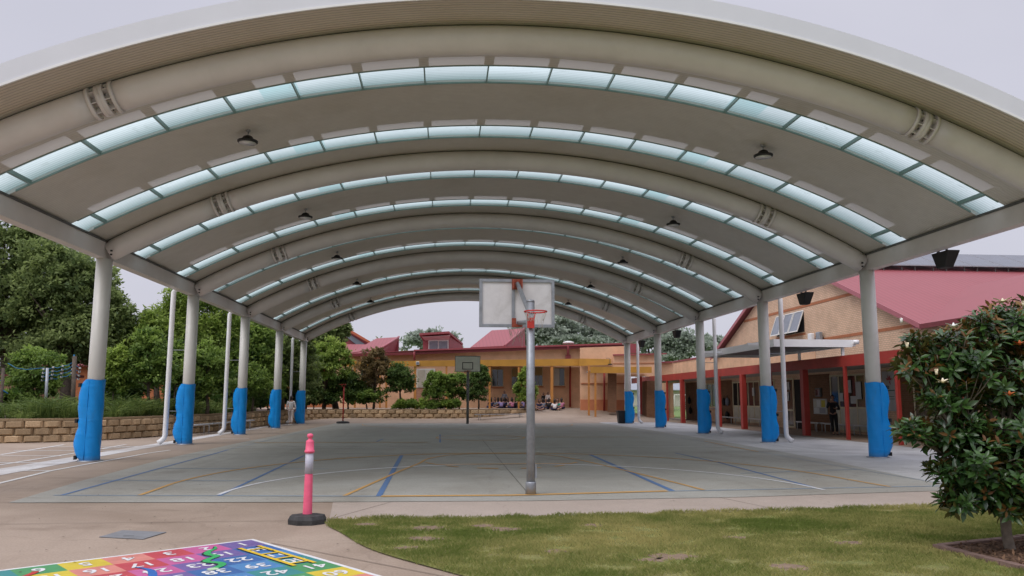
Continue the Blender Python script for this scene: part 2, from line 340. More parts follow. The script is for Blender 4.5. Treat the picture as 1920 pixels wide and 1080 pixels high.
# ------------------------------------------------------------------ mesh builder
ORG = {}
class MB:
    def __init__(s): s.v = []; s.f = []; s.m = []; s.sm = []
    def add(s, vs, fs, mi=0, smooth=False):
        o = len(s.v); s.v += [tuple(v) for v in vs]
        for f in fs: s.f.append(tuple(o+i for i in f)); s.m.append(mi); s.sm.append(smooth)
        return s
    def quad(s, a, b, c, d, mi=0): return s.add([a, b, c, d], [(0, 1, 2, 3)], mi)
    def box(s, x0, x1, y0, y1, z0, z1, mi=0, bev=0):
        x0, x1 = min(x0, x1), max(x0, x1); y0, y1 = min(y0, y1), max(y0, y1); z0, z1 = min(z0, z1), max(z0, z1)
        if bev: return s.bevbox(x0, x1, y0, y1, z0, z1, bev, mi)
        v = [(x0, y0, z0), (x1, y0, z0), (x1, y1, z0), (x0, y1, z0), (x0, y0, z1), (x1, y0, z1), (x1, y1, z1), (x0, y1, z1)]
        return s.add(v, [(0, 3, 2, 1), (4, 5, 6, 7), (0, 1, 5, 4), (1, 2, 6, 5), (2, 3, 7, 6), (3, 0, 4, 7)], mi)
    def bevbox(s, x0, x1, y0, y1, z0, z1, b, mi=0):
        bm = bmesh.new(); bmesh.ops.create_cube(bm, size=1)
        for v in bm.verts: v.co = Vector(((x0+x1)/2+v.co.x*(x1-x0), (y0+y1)/2+v.co.y*(y1-y0), (z0+z1)/2+v.co.z*(z1-z0)))
        bmesh.ops.bevel(bm, geom=bm.edges[:], offset=b, segments=2, affect='EDGES', profile=.5)
        bm.verts.index_update()
        s.add([v.co[:] for v in bm.verts], [[v.index for v in f.verts] for f in bm.faces], mi); bm.free(); return s
    def hexa(s, p, mi=0):   # 8 points: bottom 4, top 4
        return s.add(p, [(0, 3, 2, 1), (4, 5, 6, 7), (0, 1, 5, 4), (1, 2, 6, 5), (2, 3, 7, 6), (3, 0, 4, 7)], mi)
    def slab(s, pts, off, mi=0):   # polygon extruded by a vector
        n = len(pts); off = Vector(off); a = [Vector(p) for p in pts]; b = [p+off for p in a]
        s.add(a+b, [tuple(range(n)), tuple(range(2*n-1, n-1, -1))]+[(i, i+n, (i+1) % n+n, (i+1) % n) for i in range(n)], mi); return s
    def tube(s, path, rad, n=10, mi=0, caps=True, smooth=True, squash=None):
        path = [Vector(p) for p in path]; R = rad if isinstance(rad, (list, tuple)) else [rad]*len(path)
        vs = []; prev = None
        for i, p in enumerate(path):
            t = (path[min(i+1, len(path)-1)]-path[max(i-1, 0)]).normalized()
            if prev is None:
                a = Vector((0, 0, 1)) if abs(t.z) < .9 else Vector((1, 0, 0))
                u = t.cross(a).normalized()
            else: u = (prev - t*prev.dot(t)).normalized()
            prev = u; w = t.cross(u)
            for k in range(n):
                an = 2*pi*k/n; vs.append(p+(u*cos(an)+w*sin(an))*R[i])
        fs = [(i*n+k, i*n+(k+1) % n, (i+1)*n+(k+1) % n, (i+1)*n+k) for i in range(len(path)-1) for k in range(n)]
        s.add(vs, fs, mi, smooth)
        if caps:
            o = len(s.v)-len(vs)
            s.f.append(tuple(o+k for k in range(n))[::-1]); s.m.append(mi); s.sm.append(False)
            e = o+(len(path)-1)*n
            s.f.append(tuple(e+k for k in range(n))); s.m.append(mi); s.sm.append(False)
        return s
    def lathe(s, c, prof, n=16, mi=0, smooth=True):
        c = Vector(c); vs = []
        for r, z in prof:
            for k in range(n): vs.append((c.x+r*cos(2*pi*k/n), c.y+r*sin(2*pi*k/n), c.z+z))
        fs = [(i*n+k, i*n+(k+1) % n, (i+1)*n+(k+1) % n, (i+1)*n+k) for i in range(len(prof)-1) for k in range(n)]
        fs += [tuple(range(n))[::-1], tuple((len(prof)-1)*n+k for k in range(n))]
        return s.add(vs, fs, mi, smooth)
    def build(s, name, mats, parent=None, shade=None, across=None):
        mats = mats if isinstance(mats, (list, tuple)) else [mats]
        v = np.array(s.v, dtype=float)
        if parent is not None: org = ORG[parent.name]
        else: org = Vector(((v[:, 0].min()+v[:, 0].max())/2, (v[:, 1].min()+v[:, 1].max())/2, v[:, 2].min()))
        v = v-np.array(org)
        me = bpy.data.meshes.new(name); me.from_pydata(v.tolist(), [], s.f)
        for m in mats: me.materials.append(m)
        me.polygons.foreach_set('material_index', s.m); me.polygons.foreach_set('use_smooth', s.sm)
        if shade is not None:
            a = me.attributes.new('shade', 'FLOAT', 'FACE'); a.data.foreach_set('value', np.asarray(shade, dtype=np.float32))
        if across is not None:
            a = me.attributes.new('across', 'FLOAT', 'POINT'); a.data.foreach_set('value', np.asarray(across, dtype=np.float32))
        me.update()
        return link(name, me, parent, org)
def link(name, me, parent=None, org=None):
    o = bpy.data.objects.new(name, me); COL.objects.link(o)
    if parent is not None: o.parent = parent; ORG[o.name] = ORG[parent.name]
    else:
        o.location = org if org is not None else (0, 0, 0); ORG[o.name] = Vector(o.location)
    return o
def tag(o, label, cat, group=None):
    o['label'] = label; o['category'] = cat
    if group: o['group'] = group
    return o
def struct(o): o['kind'] = 'structure'; return o
def thing(name, label, cat, loc=(0, 0, 0), group=None):
    o = bpy.data.objects.new(name, None); COL.objects.link(o); o.location = loc; o.empty_display_size = .2
    ORG[o.name] = Vector(loc); return tag(o, label, cat, group)
def dup(root, loc=None, rz=None, label=None, scale=None):
    r = root.copy(); COL.objects.link(r)
    if loc is not None: r.location = loc
    if rz is not None: r.rotation_euler = (0, 0, rz)
    if label: r['label'] = label
    if scale is not None: r.scale = scale
    for ch in list(root.children):
        c = ch.copy(); COL.objects.link(c); c.parent = r
        for g in list(ch.children):
            d = g.copy(); COL.objects.link(d); d.parent = c
    return r

# fast leaf clouds ---------------------------------------------------
def rand_unit(n):
    v = rng.normal(size=(n, 3)); return v/np.linalg.norm(v, axis=1)[:, None]
def leaf_mesh(name, P, L, W, Nrm, Dir, shade, m, parent=None, org=None, mi=None, fold=0.0):
    """one pointed leaf (4-vertex lozenge) per row, laid along Dir with normal about Nrm"""
    n = len(P); D = Dir/np.linalg.norm(Dir, axis=1)[:, None]
    S = np.cross(D, Nrm); S /= (np.linalg.norm(S, axis=1)[:, None]+1e-9)
    U = np.cross(S, D)
    L = np.asarray(L).reshape(-1, 1)*np.ones((n, 1)); W = np.asarray(W).reshape(-1, 1)*np.ones((n, 1))
    a = P; c = P+D*L - U*L*.12; mid = P+D*L*.5
    b = mid+S*W*.5+U*W*fold; d = mid-S*W*.5+U*W*fold
    V = np.stack([a, b, c, d], 1).reshape(-1, 3)
    o = np.array(ORG[parent.name]) if parent is not None else np.array(org)
    V = V-o
    me = bpy.data.meshes.new(name)
    me.vertices.add(4*n); me.vertices.foreach_set('co', V.ravel().astype(np.float32))
    me.loops.add(4*n); me.loops.foreach_set('vertex_index', np.arange(4*n, dtype=np.int32))
    me.polygons.add(n); me.polygons.foreach_set('loop_start', np.arange(0, 4*n, 4, dtype=np.int32))
    me.polygons.foreach_set('loop_total', np.full(n, 4, dtype=np.int32))
    at_ = me.attributes.new('shade', 'FLOAT', 'FACE'); at_.data.foreach_set('value', shade.astype(np.float32))
    for q in (m if isinstance(m, (list, tuple)) else [m]): me.materials.append(q)
    if mi is not None: me.polygons.foreach_set('material_index', mi.astype(np.int32))
    me.update(); me.validate()
    return link(name, me, parent, Vector(o) if parent is None else None)

def crown_points(blobs, n, clump=.3, spread=.45, hollow=.55):
    """blobs: (centre, radii). leaves gather in clumps near the shell of each blob"""
    vol = np.array([b[1][0]*b[1][1]*b[1][2] for b in blobs])**.75; vol /= vol.sum()
    Ps, Ns, Sh = [], [], []
    for (c, r), w in zip(blobs, vol):
        k = max(20, int(n*w)); nc = max(9, int(k/48))
        u = rand_unit(nc); u[:, 2] = np.where(u[:, 2] < -.55, -u[:, 2]*.5, u[:, 2])
        rad = hollow+(1.12-hollow)*rng.random(nc)**.65
        rad *= 1+.22*np.sin(u[:, 0]*5+c[0])*np.cos(u[:, 1]*4+u[:, 2]*6+c[2])
        cc = u*rad[:, None]
        idx = rng.integers(0, nc, k); csz = (.55+.9*rng.random(nc))
        off = rng.normal(size=(k, 3))*clump*np.array([1, 1, .55])*.5*csz[idx][:, None]
        p = cc[idx]+off
        P = np.array(c)+p*np.array(r)
        csh = rng.normal(size=nc)*.21
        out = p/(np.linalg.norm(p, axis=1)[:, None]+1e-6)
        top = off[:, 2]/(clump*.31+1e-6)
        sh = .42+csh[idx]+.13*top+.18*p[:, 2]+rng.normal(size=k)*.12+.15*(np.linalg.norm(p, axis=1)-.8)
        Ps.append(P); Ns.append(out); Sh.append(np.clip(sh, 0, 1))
    return np.concatenate(Ps), np.concatenate(Ns), np.concatenate(Sh)

def tree(name, label, cat, base, blobs, nleaf, leafsize, lm, trunk_r, bark=M_bark, group=None, clump=.3, trunks=1, hollow=.55, aspect=.5, droop=0, fork=.35):
    base = Vector(base)
    root = thing(name, label, cat, base, group)
    extra = []
    for c, r in blobs:
        for q in range(3):
            u = rand_unit(1)[0]; u[2] = abs(u[2])*.9-.1; f = random.uniform(.22, .42)
            extra.append(((c[0]+u[0]*r[0]*.95, c[1]+u[1]*r[1]*.95, c[2]+u[2]*r[2]*.95), (r[0]*f, r[1]*f, r[2]*f*random.uniform(.8, 1.5))))
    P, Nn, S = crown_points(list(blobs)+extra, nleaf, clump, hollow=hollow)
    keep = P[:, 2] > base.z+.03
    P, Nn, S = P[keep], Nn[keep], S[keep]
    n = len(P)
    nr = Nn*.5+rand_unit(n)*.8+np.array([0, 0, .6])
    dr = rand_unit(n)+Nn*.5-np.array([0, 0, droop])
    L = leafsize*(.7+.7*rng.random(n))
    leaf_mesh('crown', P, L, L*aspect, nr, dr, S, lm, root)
    mb = MB()
    zc = min(b[0][2] for b in blobs)
    allc = [Vector(b[0]) for b in blobs]
    for t in range(trunks):
        bx = base+Vector((random.uniform(-1, 1)*trunk_r*3*(trunks > 1), random.uniform(-1, 1)*trunk_r*3*(trunks > 1), -.05))
        cen = sum(allc, Vector())/len(allc)
        fk = bx.lerp(Vector((cen.x, cen.y, max(zc, base.z+.3))), fork)
        fk.z = base.z+(max(zc, base.z+.4)-base.z)*.75
        mb.tube([bx, bx.lerp(fk, .5)+Vector((random.uniform(-1, 1)*trunk_r, 0, 0)), fk], [trunk_r*1.25, trunk_r, trunk_r*.85], 8)
        for c, r in blobs:
            for q in range(2 if len(blobs) > 3 else 4):
                tip = Vector(c)+Vector((random.uniform(-.6, .6)*r[0], random.uniform(-.6, .6)*r[1], random.uniform(-.2, .65)*r[2]))
                midp = fk.lerp(tip, .5)+Vector((0, 0, .12*(tip-fk).length))
                mb.tube([fk, midp, tip], [trunk_r*.6, trunk_r*.3, trunk_r*.1], 5)
    mb.build('trunk', bark, root)
    return root
def blobs_px(lst, Y, dy=.8):
    """crown lobes read off the photo as centre and half-size, set at depth Y"""
    out = []
    for b in lst:
        px, py, rx, ry = b[:4]; yy = Y+(b[4] if len(b) > 4 else 0)
        c = at(px, py, yy); s = (c-CAM).length/F
        out.append((tuple(c), (rx*s, rx*s*dy, ry*s)))
    return out

# ------------------------------------------------------------------ ground heights
def sm(t): t = max(0, min(1, t)); return t*t*(3-2*t)
def hgt(x, y):
    return .85*sm((y-54.5)/11)*sm((17.5-x)/6.5)
WALLP = [(-24, 28.2), (-20.5, 29.2), (-17.3, 30.4), (-15.3, 31.4), (-13.9, 34.0), (-13.0, 38.2), (-12.4, 42.5), (-12.15, 47.2), (-11.9, 52.5), (-11.3, 56.2), (-10.2, 57.8), (-8.5, 58.2), (-6.5, 58.2), (-1.6, 58.0), (1.2, 58.6), (3.6, 60.2), (5.4, 62.2), (6.9, 64.3)]

def sheet(name, pts, z, m, mats=None):
    mb = MB(); mb.add([(p[0], p[1], z) for p in pts], [tuple(range(len(pts)))])
    return struct(mb.build(name, m))
sheet('ground', [(-900, -300), (900, -300), (900, 1500), (-900, 1500)], -.06, M_field)
# plaza slab with the ramp up to the far building
def plaza():
    mb = MB(); xs = np.concatenate([np.arange(-30, 18.1, 1.2)]); ys = np.concatenate([np.arange(-8, 52, 4), np.arange(52, 72.1, .8)])
    vs = [(x, y, hgt(x, y)) for y in ys for x in xs]; nx = len(xs)
    fs = [(j*nx+i, j*nx+i+1, (j+1)*nx+i+1, (j+1)*nx+i) for j in range(len(ys)-1) for i in range(nx-1)]
    mb.add(vs, fs, 0, True); o = mb.build('plaza_pavement', M_conc); return struct(o)
plaza()
court = [(-8.15, 13.22), (-4, 12.98), (-.08, 12.88), (3.4, 13.12), (7.75, 13.85), (8.1, 16.2), (8.55, 20.5), (8.85, 24.7), (9.1, 31.3), (9.1, 40), (8.95, 52.6), (-8.5, 52.9), (-8.6, 40), (-8.85, 30), (-8.85, 22), (-8.5, 16.5)]
sheet('court_surface', court, .008, M_court)
sheet('pale_apron', [(8.1, 16.2), (7.75, 13.85), (12, 14.4), (14.15, 14.6), (14.15, 60), (8.95, 54.4), (8.95, 52.6), (9.1, 40), (9.1, 31.3), (8.85, 24.7), (8.55, 20.5)], .0045, M_newc)
# path strip between court and lawn
sheet('footpath', [(-3.0, 11.12), (-.27, 11.13), (2.83, 11.45), (5.71, 11.75), (12, 12.4), (12, 14.36), (7.75, 13.83), (3.4, 13.10), (-.08, 12.86), (-3.2, 12.93)], .005, M_path)
mb = MB(); lp = [(-11.0, 17.0), (-11.05, 20), (-11.2, 24), (-11.3, 29.7), (-11.45, 38.6), (-11.5, 46), (-10.9, 52.0)]
wd = [.55, .5, .42, .38, .3, .25, .2]
for i in range(len(lp)-1):
    mb.add([(lp[i][0]-wd[i], lp[i][1], .006), (lp[i][0]+wd[i]*.6, lp[i][1], .006), (lp[i+1][0]+wd[i+1]*.6, lp[i+1][1], .006), (lp[i+1][0]-wd[i+1], lp[i+1][1], .006)], [(0, 1, 2, 3)])
M_trench = concrete('patched concrete', (.62, .61, .60), (.36, .31, .27), stain_amt=.8)
struct(mb.build('concrete_patch', M_trench))
sheet('verandah_floor', [(14.15, 8), (17.6, 8), (17.6, 70), (14.15, 70)], .012, M_verfl)
# control joints cut in the plaza
mb = MB()
for (a, b) in [((-12, 11.0), (-3.05, 11.05)), ((3.4, 11.5), (3.0, 13.1)), ((-3.02, 11.12), (-2.3, 12.9)), ((-1.1, 7.2), (-3.4, 9.4)), ((8.3, 11.9), (8.6, 14.0)), ((-12, 13.3), (-8.15, 13.25))]:
    a = Vector((*a, .0075)); b = Vector((*b, .0075)); s = (b-a).cross(Vector((0, 0, 1))).normalized()*.006
    mb.add([a-s, a+s, b+s, b-s], [(0, 1, 2, 3)])
struct(mb.build('pavement_joints', mat('dark joint', (.17, .13, .10), .9)))  # dark tone of the joints themselves

# ------------------------------------------------------------------ painted court lines
def line_mat(name, col, wear=.22):
    m, nt, b, out = new_mat(name)
    v = coords(nt, True)
    c = mixc(nt, col, [x*.8 for x in (.27, .28, .235)], ramp(nt, noise(nt, v, 3.5, 6, .7, .3), [(.42, 0), (.75, wear)]))
    c = mixc(nt, c, ramp(nt, noise(nt, v, 40, 3, .7), [(.3, .75), (.7, 1.15)]), .7, 'MULTIPLY')
    nt.links.new(c, b.inputs['Base Color']); b.inputs['Roughness'].default_value = .7
    return m
L_blue = line_mat('blue line paint', (.09, .185, .38)); L_white = line_mat('white line paint', (.74, .75, .77)); L_or = line_mat('orange line paint', (.60, .34, .10))
L_blued = line_mat('faded blue line', (.24, .33, .43), .7); L_whd = line_mat('faded white line', (.52, .53, .51), .4)
L_crack = line_mat('joint line', (.13, .125, .105), .4); L_gw = line_mat('plaza line paint', (.75, .74, .72), .35)
def smooth_path(pts, closed=False, k=6):
    out = []
    n = len(pts)
    for i in range(n-1):
        p0 = Vector((*pts[max(i-1, 0)], 0)); p1 = Vector((*pts[i], 0)); p2 = Vector((*pts[i+1], 0)); p3 = Vector((*pts[min(i+2, n-1)], 0))
        for j in range(k):
            t = j/k
            out.append(.5*((2*p1)+(-p0+p2)*t+(2*p0-5*p1+4*p2-p3)*t*t+(-p0+3*p1-3*p2+p3)*t**3))
    out.append(Vector((*pts[-1], 0))); return out
def stripe(name, paths, w, m, z):
    mb = MB()
    for pts in paths:
        pts = [Vector((p[0], p[1], z)) for p in pts]
        vs = []
        for i, p in enumerate(pts):
            t = (pts[min(i+1, len(pts)-1)]-pts[max(i-1, 0)]).normalized(); s = Vector((t.y, -t.x*2.3, 0))*w/2
            vs += [p-s, p+s]
        mb.add(vs, [(2*i, 2*i+1, 2*i+3, 2*i+2) for i in range(len(pts)-1)])
    return struct(mb.build(name, m))
def arc(cx, cy, rx, ry, a0, a1, n=48): return [(cx+rx*cos(a0+(a1-a0)*i/n), cy+ry*sin(a0+(a1-a0)*i/n)) for i in range(n+1)]
stripe('joint_line', [[(-.06, 14.2), (.0, 31.8)], [(-8.9, 24.0), (9, 24.1)], [(-8.9, 37.0), (9, 37.2)]], .018, L_crack, .0120)
stripe('blue_lines_faded', [[(-7.9, 14.12), (-2.55, 13.62)], [(2.4, 14.0), (7.97, 14.5)], [(-8.13, 16.54), (-4.95, 16.25)], [(-7.9, 19.25), (-4.1, 18.9)], [(4.9, 17.2), (8, 18.0)], [(8.0, 14.5), (7.95, 18.1), (8.1, 24.3), (8.25, 30), (8.25, 45)], [(-8.2, 26), (-8.24, 45)], [(-8.2, 45), (8.2, 45)]], .035, L_blued, .0125)
stripe('blue_lines', [[(-7.77, 14.1), (-7.84, 16.0), (-7.98, 19.7), (-8.1, 24.3), (-8.2, 26)], [(-5.17, 13.85), (-5.4, 23.3)], [(5.22, 14.31), (5.45, 20.3), (5.35, 23.7)], [(-1.67, 36.4), (-1.63, 29.8)], [(-4.0, 30.6), (-3.9, 32.6)]], .065, L_blue, .0130)
stripe('blue_key_lines', [[(-2.55, 13.6), (-2.68, 23.4)], [(2.49, 14.02), (2.70, 23.3)]], .10, L_blue, .0135)
stripe('white_shooting_arc', [arc(0, 14.0, 5.22, 5.98, pi*1.0, 0)], .075, L_white, .0140)
stripe('faded_white_lines', [[(-8.4, 27.0), (8.3, 26.7)], [(-8.3, 40.5), (8.4, 40.5)], [(-2.2, 33.5), (-1.4, 33.5)], [(1.9, 44.2), (2.6, 48.5)]], .07, L_whd, .0145)
stripe('orange_three_point_arc', [[(-6.49, 14.0), (-6.56, 15.8)]+arc(0, 15.8, 6.56, 8.2, pi, 0, 60)+[(6.56, 15.8), (6.67, 14.4)]], .075, L_or, .0150)
stripe('orange_key_lines', [smooth_path([(-3.12, 13.7), (-2.5, 17.9), (-2.1, 20.3), (-1.94, 21.66), (-1.52, 22.9), (-.91, 23.55), (0, 23.8), (.91, 23.55), (1.6, 22.8), (2.0, 21.4), (2.34, 19.5), (2.88, 15.8), (3.08, 14.12)]), [(-2.51, 13.6), (-.36, 13.58), (.2, 13.66), (2.38, 14.0)], [(-1.95, 20.55), (-1.65, 19.93), (1.64, 20.03), (1.86, 20.4)]]
       + [arc(0, 20.4, 1.6, 1.7, -pi+a, -pi+a+.32, 6) for a in (.45, 1.1, 1.75, 2.35)], .07, L_or, .0155)
stripe('orange_centre_lines', [[(-8.3, 30.02), (-2.1, 29.95)], [(1.1, 33.88), (6.7, 33.6)], [(8.35, 30.1), (8.05, 24.1)], arc(0, 33.5, 1.8, 2.3, 0, 2*pi, 40), arc(0, 51, 6.5, 8.2, -pi, 0, 50)], .07, L_or, .0160)
stripe('plaza_white_lines', [[(-9.7, 14.9), (-9.95, 17.2), (-10.15, 18.9), (-10.1, 24.6), (-9.95, 26)], [(-14.0, 24.2), (-14.56, 29.3)], [(-12.1, 20.0), (-12.24, 24.8), (-12.47, 29.2)], [(-12.3, 26.8), (-10.96, 29.7)]], .10, L_gw, .0085)
stripe('plaza_cross_lines', [[(-14.6, 23.8), (-12.11, 23.67)], [(-14.6, 26.1), (-11.24, 25.93)], [(-12.9, 21.3), (-11.17, 21.18)], [(-12.6, 19.0), (-10.2, 18.88)], [(-14.4, 28.0), (-11.6, 27.9)], [(-10.3, 29.6), (-11.1, 29.7)], [(-9.2, 33.0), (-10.3, 33.0)]], .045, L_gw, .0088)

# ------------------------------------------------------------------ lawn
lawn_edge = smooth_path([(-2.98, 11.1), (-2.95, 10.6), (-2.71, 10.02), (-2.22, 8.85), (-1.35, 7.6), (-.6, 6.6), (.3, 5.2), (.9, 2.5), (1.0, -6)])
far_edge = [(-2.98, 11.1), (-.27, 11.11), (2.83, 11.43), (5.71, 11.73), (12, 12.38), (30, 14.2)]
lawn_poly = [(p.x, p.y) for p in lawn_edge]+[(30, -6)]+far_edge[:0:-1]
LP = np.array(lawn_poly)
def inside(px, py, poly):
    c = np.zeros(len(px), bool); j = len(poly)-1
    for i in range(len(poly)):
        xi, yi = poly[i]; xj, yj = poly[j]
        cond = ((yi > py) != (yj > py)) & (px < (xj-xi)*(py-yi)/(yj-yi+1e-12)+xi)
        c ^= cond; j = i
    return c
sheet('lawn', lawn_poly, .012, M_lawn)
from mathutils import noise as mnoise
BARE = []
for (px_, py_, rp) in ((800, 992, 30), (795, 1012, 26), (762, 1030, 18), (948, 995, 26), (905, 988, 18), (1262, 1047, 34), (1225, 1052, 22), (1110, 987, 16), (1380, 1010, 20), (1040, 1036, 16), (1590, 1020, 22), (1480, 1066, 30), (690, 985, 16)):
    g_ = gnd(px_, py_); BARE.append((g_.x, g_.y, rp*1.25*g_.y/F, 1))
mbs = MB()
for (bx_, by_, br_, _) in BARE:
    k = 22; rr = [br_*(.55+.75*random.random()) for _ in range(k)]
    mbs.add([(bx_+rr[i]*1.15*cos(2*pi*i/k), by_+rr[i]*.8*sin(2*pi*i/k), .0135) for i in range(k)], [tuple(range(k))])
struct(mbs.build('bare_soil', mat('dry bare soil', (.22, .155, .105), .95, .25, 14, bmp=.6, world=True)))
def lawn_blades():
    n = 260000
    x = rng.uniform(-3.1, 9.5, n); y = 6.2+rng.random(n)**.8*5.9
    ok = inside(x+rng.normal(size=n)*.022, y+rng.normal(size=n)*.022, lawn_poly) & (np.abs(x-CX-.084*y) < y*.72)
    ok &= ~inside(x, y, [(3.76, 8.54), (3.93, 7.10), (5.52, 7.62), (5.36, 9.06)])
    x, y = x[ok], y[ok]; n = len(x)
    f1 = np.array([mnoise.noise((a*1.1, b*1.1, 3.3)) for a, b in zip(x, y)])
    f2 = np.array([mnoise.noise((a*2.6, b*3.4, 9.1)) for a, b in zip(x, y)])
    thin = f2*.6+f1*.4
    bare = np.zeros(n)
    for bx_, by_, br_, _ in BARE: wv = 1+.5*np.sin(x*31+by_*9)*np.cos(y*27+bx_*5); bare = np.maximum(bare, np.clip(1.6-np.hypot((x-bx_)/br_, (y-by_)/(br_*.9))*wv*.95, 0, 1))
    keep = rng.random(n) < np.clip(1.05-np.clip(thin-.20, 0, 1)*4.5, .08, 1)*(1-.98*bare)
    x, y, f1, f2 = x[keep], y[keep], f1[keep], f2[keep]; n = len(x)
    ht = (.018+.026*rng.random(n))*(1-.5*np.clip(f2*2, 0, 1))
    # ragged longer fringe along the path edge
    edge = 11.11+np.clip(x+.27, 0, 20)*.104-y
    ht = np.where(edge < .12, ht*1.5, ht)
    P = np.stack([x, y, np.full(n, .010)], 1)
    an = rng.random(n)*2*pi; tl = .5+.6*rng.random(n)
    D = np.stack([np.cos(an)*tl, np.sin(an)*tl, np.ones(n)], 1)
    Nn = np.stack([np.cos(an+1.3), np.sin(an+1.3), np.full(n, .3)], 1)
    f3 = np.array([mnoise.noise((a*.55+5, b*.8, 1.7)) for a, b in zip(x, y)])
    sh = np.clip(.36+f1*.45+f2*.35+f3*.7+.5*bare[keep]+rng.normal(size=n)*.17, 0, 1)
    o = leaf_mesh('grass', P, ht*1.5, .007+.004*rng.random(n), Nn, D, sh, M_grassb, None, (3, 9, 0))
    tag(o, 'short patchy lawn grass in the foreground beside the footpath', 'grass'); o['kind'] = 'stuff'
lawn_blades()

# ------------------------------------------------------------------ retaining wall and raised bed
def wall_path(step):
    P = [Vector((*p, 0)) for p in WALLP]
    sp = smooth_path([(p.x, p.y) for p in P], k=10)
    out = [sp[0]]; acc = 0
    for a, b in zip(sp, sp[1:]):
        L = (b-a).length; t = 0
        while acc+(L-t) >= step:
            t += step-acc; acc = 0; out.append(a.lerp(b, t/L))
        acc += L-t
    return out
def retaining_wall():
    mb = MB(); cap = MB(); H = .258; bw = .6
    root = thing('retaining_wall', 'curved tan split-face block retaining wall along the garden bed', 'wall', (-11, 45, 0))
    for c in range(3):
        pts = wall_path(bw/2)[(c % 2)::2]
        for a, b in zip(pts, pts[1:]):
            g = hgt(a.x, a.y)
            if .83-g < .12: continue
            z0 = c*H
            if z0+H < g: continue
            t = (b-a).normalized(); nrm = Vector((t.y, -t.x, 0))
            back = nrm*(-.03*c); jit = random.uniform(-.012, .012); fr = nrm*(.12+jit*1.8)
            A = a+back; B = b+back; w = (B-A)
            z1 = z0+H-.006; q0 = A+w*.02; q1 = A+w*.98; m0 = A+w*(.20+random.uniform(-.1, .08))+fr; m1 = A+w*(.80+random.uniform(-.08, .1))+fr*random.uniform(.65, 1.2)
            zb, zt = z0+.045+random.uniform(-.012, .012), z1-.025
            vs = [q0+Vector((0, 0, z0)), q1+Vector((0, 0, z0)), q1+Vector((0, 0, z1)), q0+Vector((0, 0, z1)),
                  m0+Vector((0, 0, zb)), m1+Vector((0, 0, zb)), m1+Vector((0, 0, zt)), m0+Vector((0, 0, zt))]
            mb.add(vs, [(0, 1, 5, 4), (1, 2, 6, 5), (2, 3, 7, 6), (3, 0, 4, 7), (4, 5, 6, 7)])
    # solid core behind the faces, then capping stones
    sp = wall_path(.5); n = len(sp); nr = []
    for i, p in enumerate(sp):
        t = (sp[min(i+1, n-1)]-sp[max(i-1, 0)]).normalized(); nr.append(Vector((t.y, -t.x, 0)))
    for i in range(n-1):
        a, b = sp[i]-nr[i]*.05, sp[i+1]-nr[i+1]*.05; a2, b2 = sp[i]-nr[i]*.4, sp[i+1]-nr[i+1]*.4
        z = Vector((0, 0, .77)); lo = Vector((0, 0, -.05))
        mb.add([a+lo+nr[i]*.05, b+lo+nr[i+1]*.05, b+z-nr[i+1]*.1, a+z-nr[i]*.1, b2+z, a2+z], [(0, 1, 2, 3), (3, 2, 4, 5)])
    pts = wall_path(.43)
    for i, (a, b) in enumerate(zip(pts, pts[1:])):
        t = (b-a).normalized(); m = Vector((t.y, -t.x, 0)); w = b-a
        if .86-hgt(a.x, a.y) < .1: continue
        f = m*(-.02+random.uniform(-.008, .008)); k = -m*.34
        p = [a+w*.01+f, a+w*.99+f, a+w*.99+k, a+w*.01+k]
        cap.hexa([q+Vector((0, 0, .775)) for q in p]+[q+Vector((0, 0, .855+random.uniform(-.004, .004))) for q in p])
    shd = np.repeat(rng.random(len(mb.f)//5), 5); rest = len(mb.f)-len(shd); mb.build('block_courses', M_block, root, shade=np.concatenate([shd, np.full(rest, .3)])); cap.build('capping', M_block, root)
retaining_wall()
def bed():
    sp = wall_path(1.0); mb = MB()
    pts = [(p.x, p.y) for p in sp]
    n = len(pts); vs = []
    for i, (x, y) in enumerate(pts):
        p = Vector((x, y, 0)); t = Vector((*pts[min(i+1, n-1)], 0))-Vector((*pts[max(i-1, 0)], 0)); t.normalize(); m = Vector((-t.y, t.x, 0))
        far = Vector((-55, 20, 0)) if i == 0 else None
        q = p+m*.3
        vs.append((q.x, q.y, .79))
    poly = vs+[(7.6, 66, .79), (7.6, 90, .79), (-75, 90, .79), (-75, 26, .79)]
    mb.add(poly, [tuple(range(len(poly)))])
    struct(mb.build('garden_bed', M_soil))
bed()

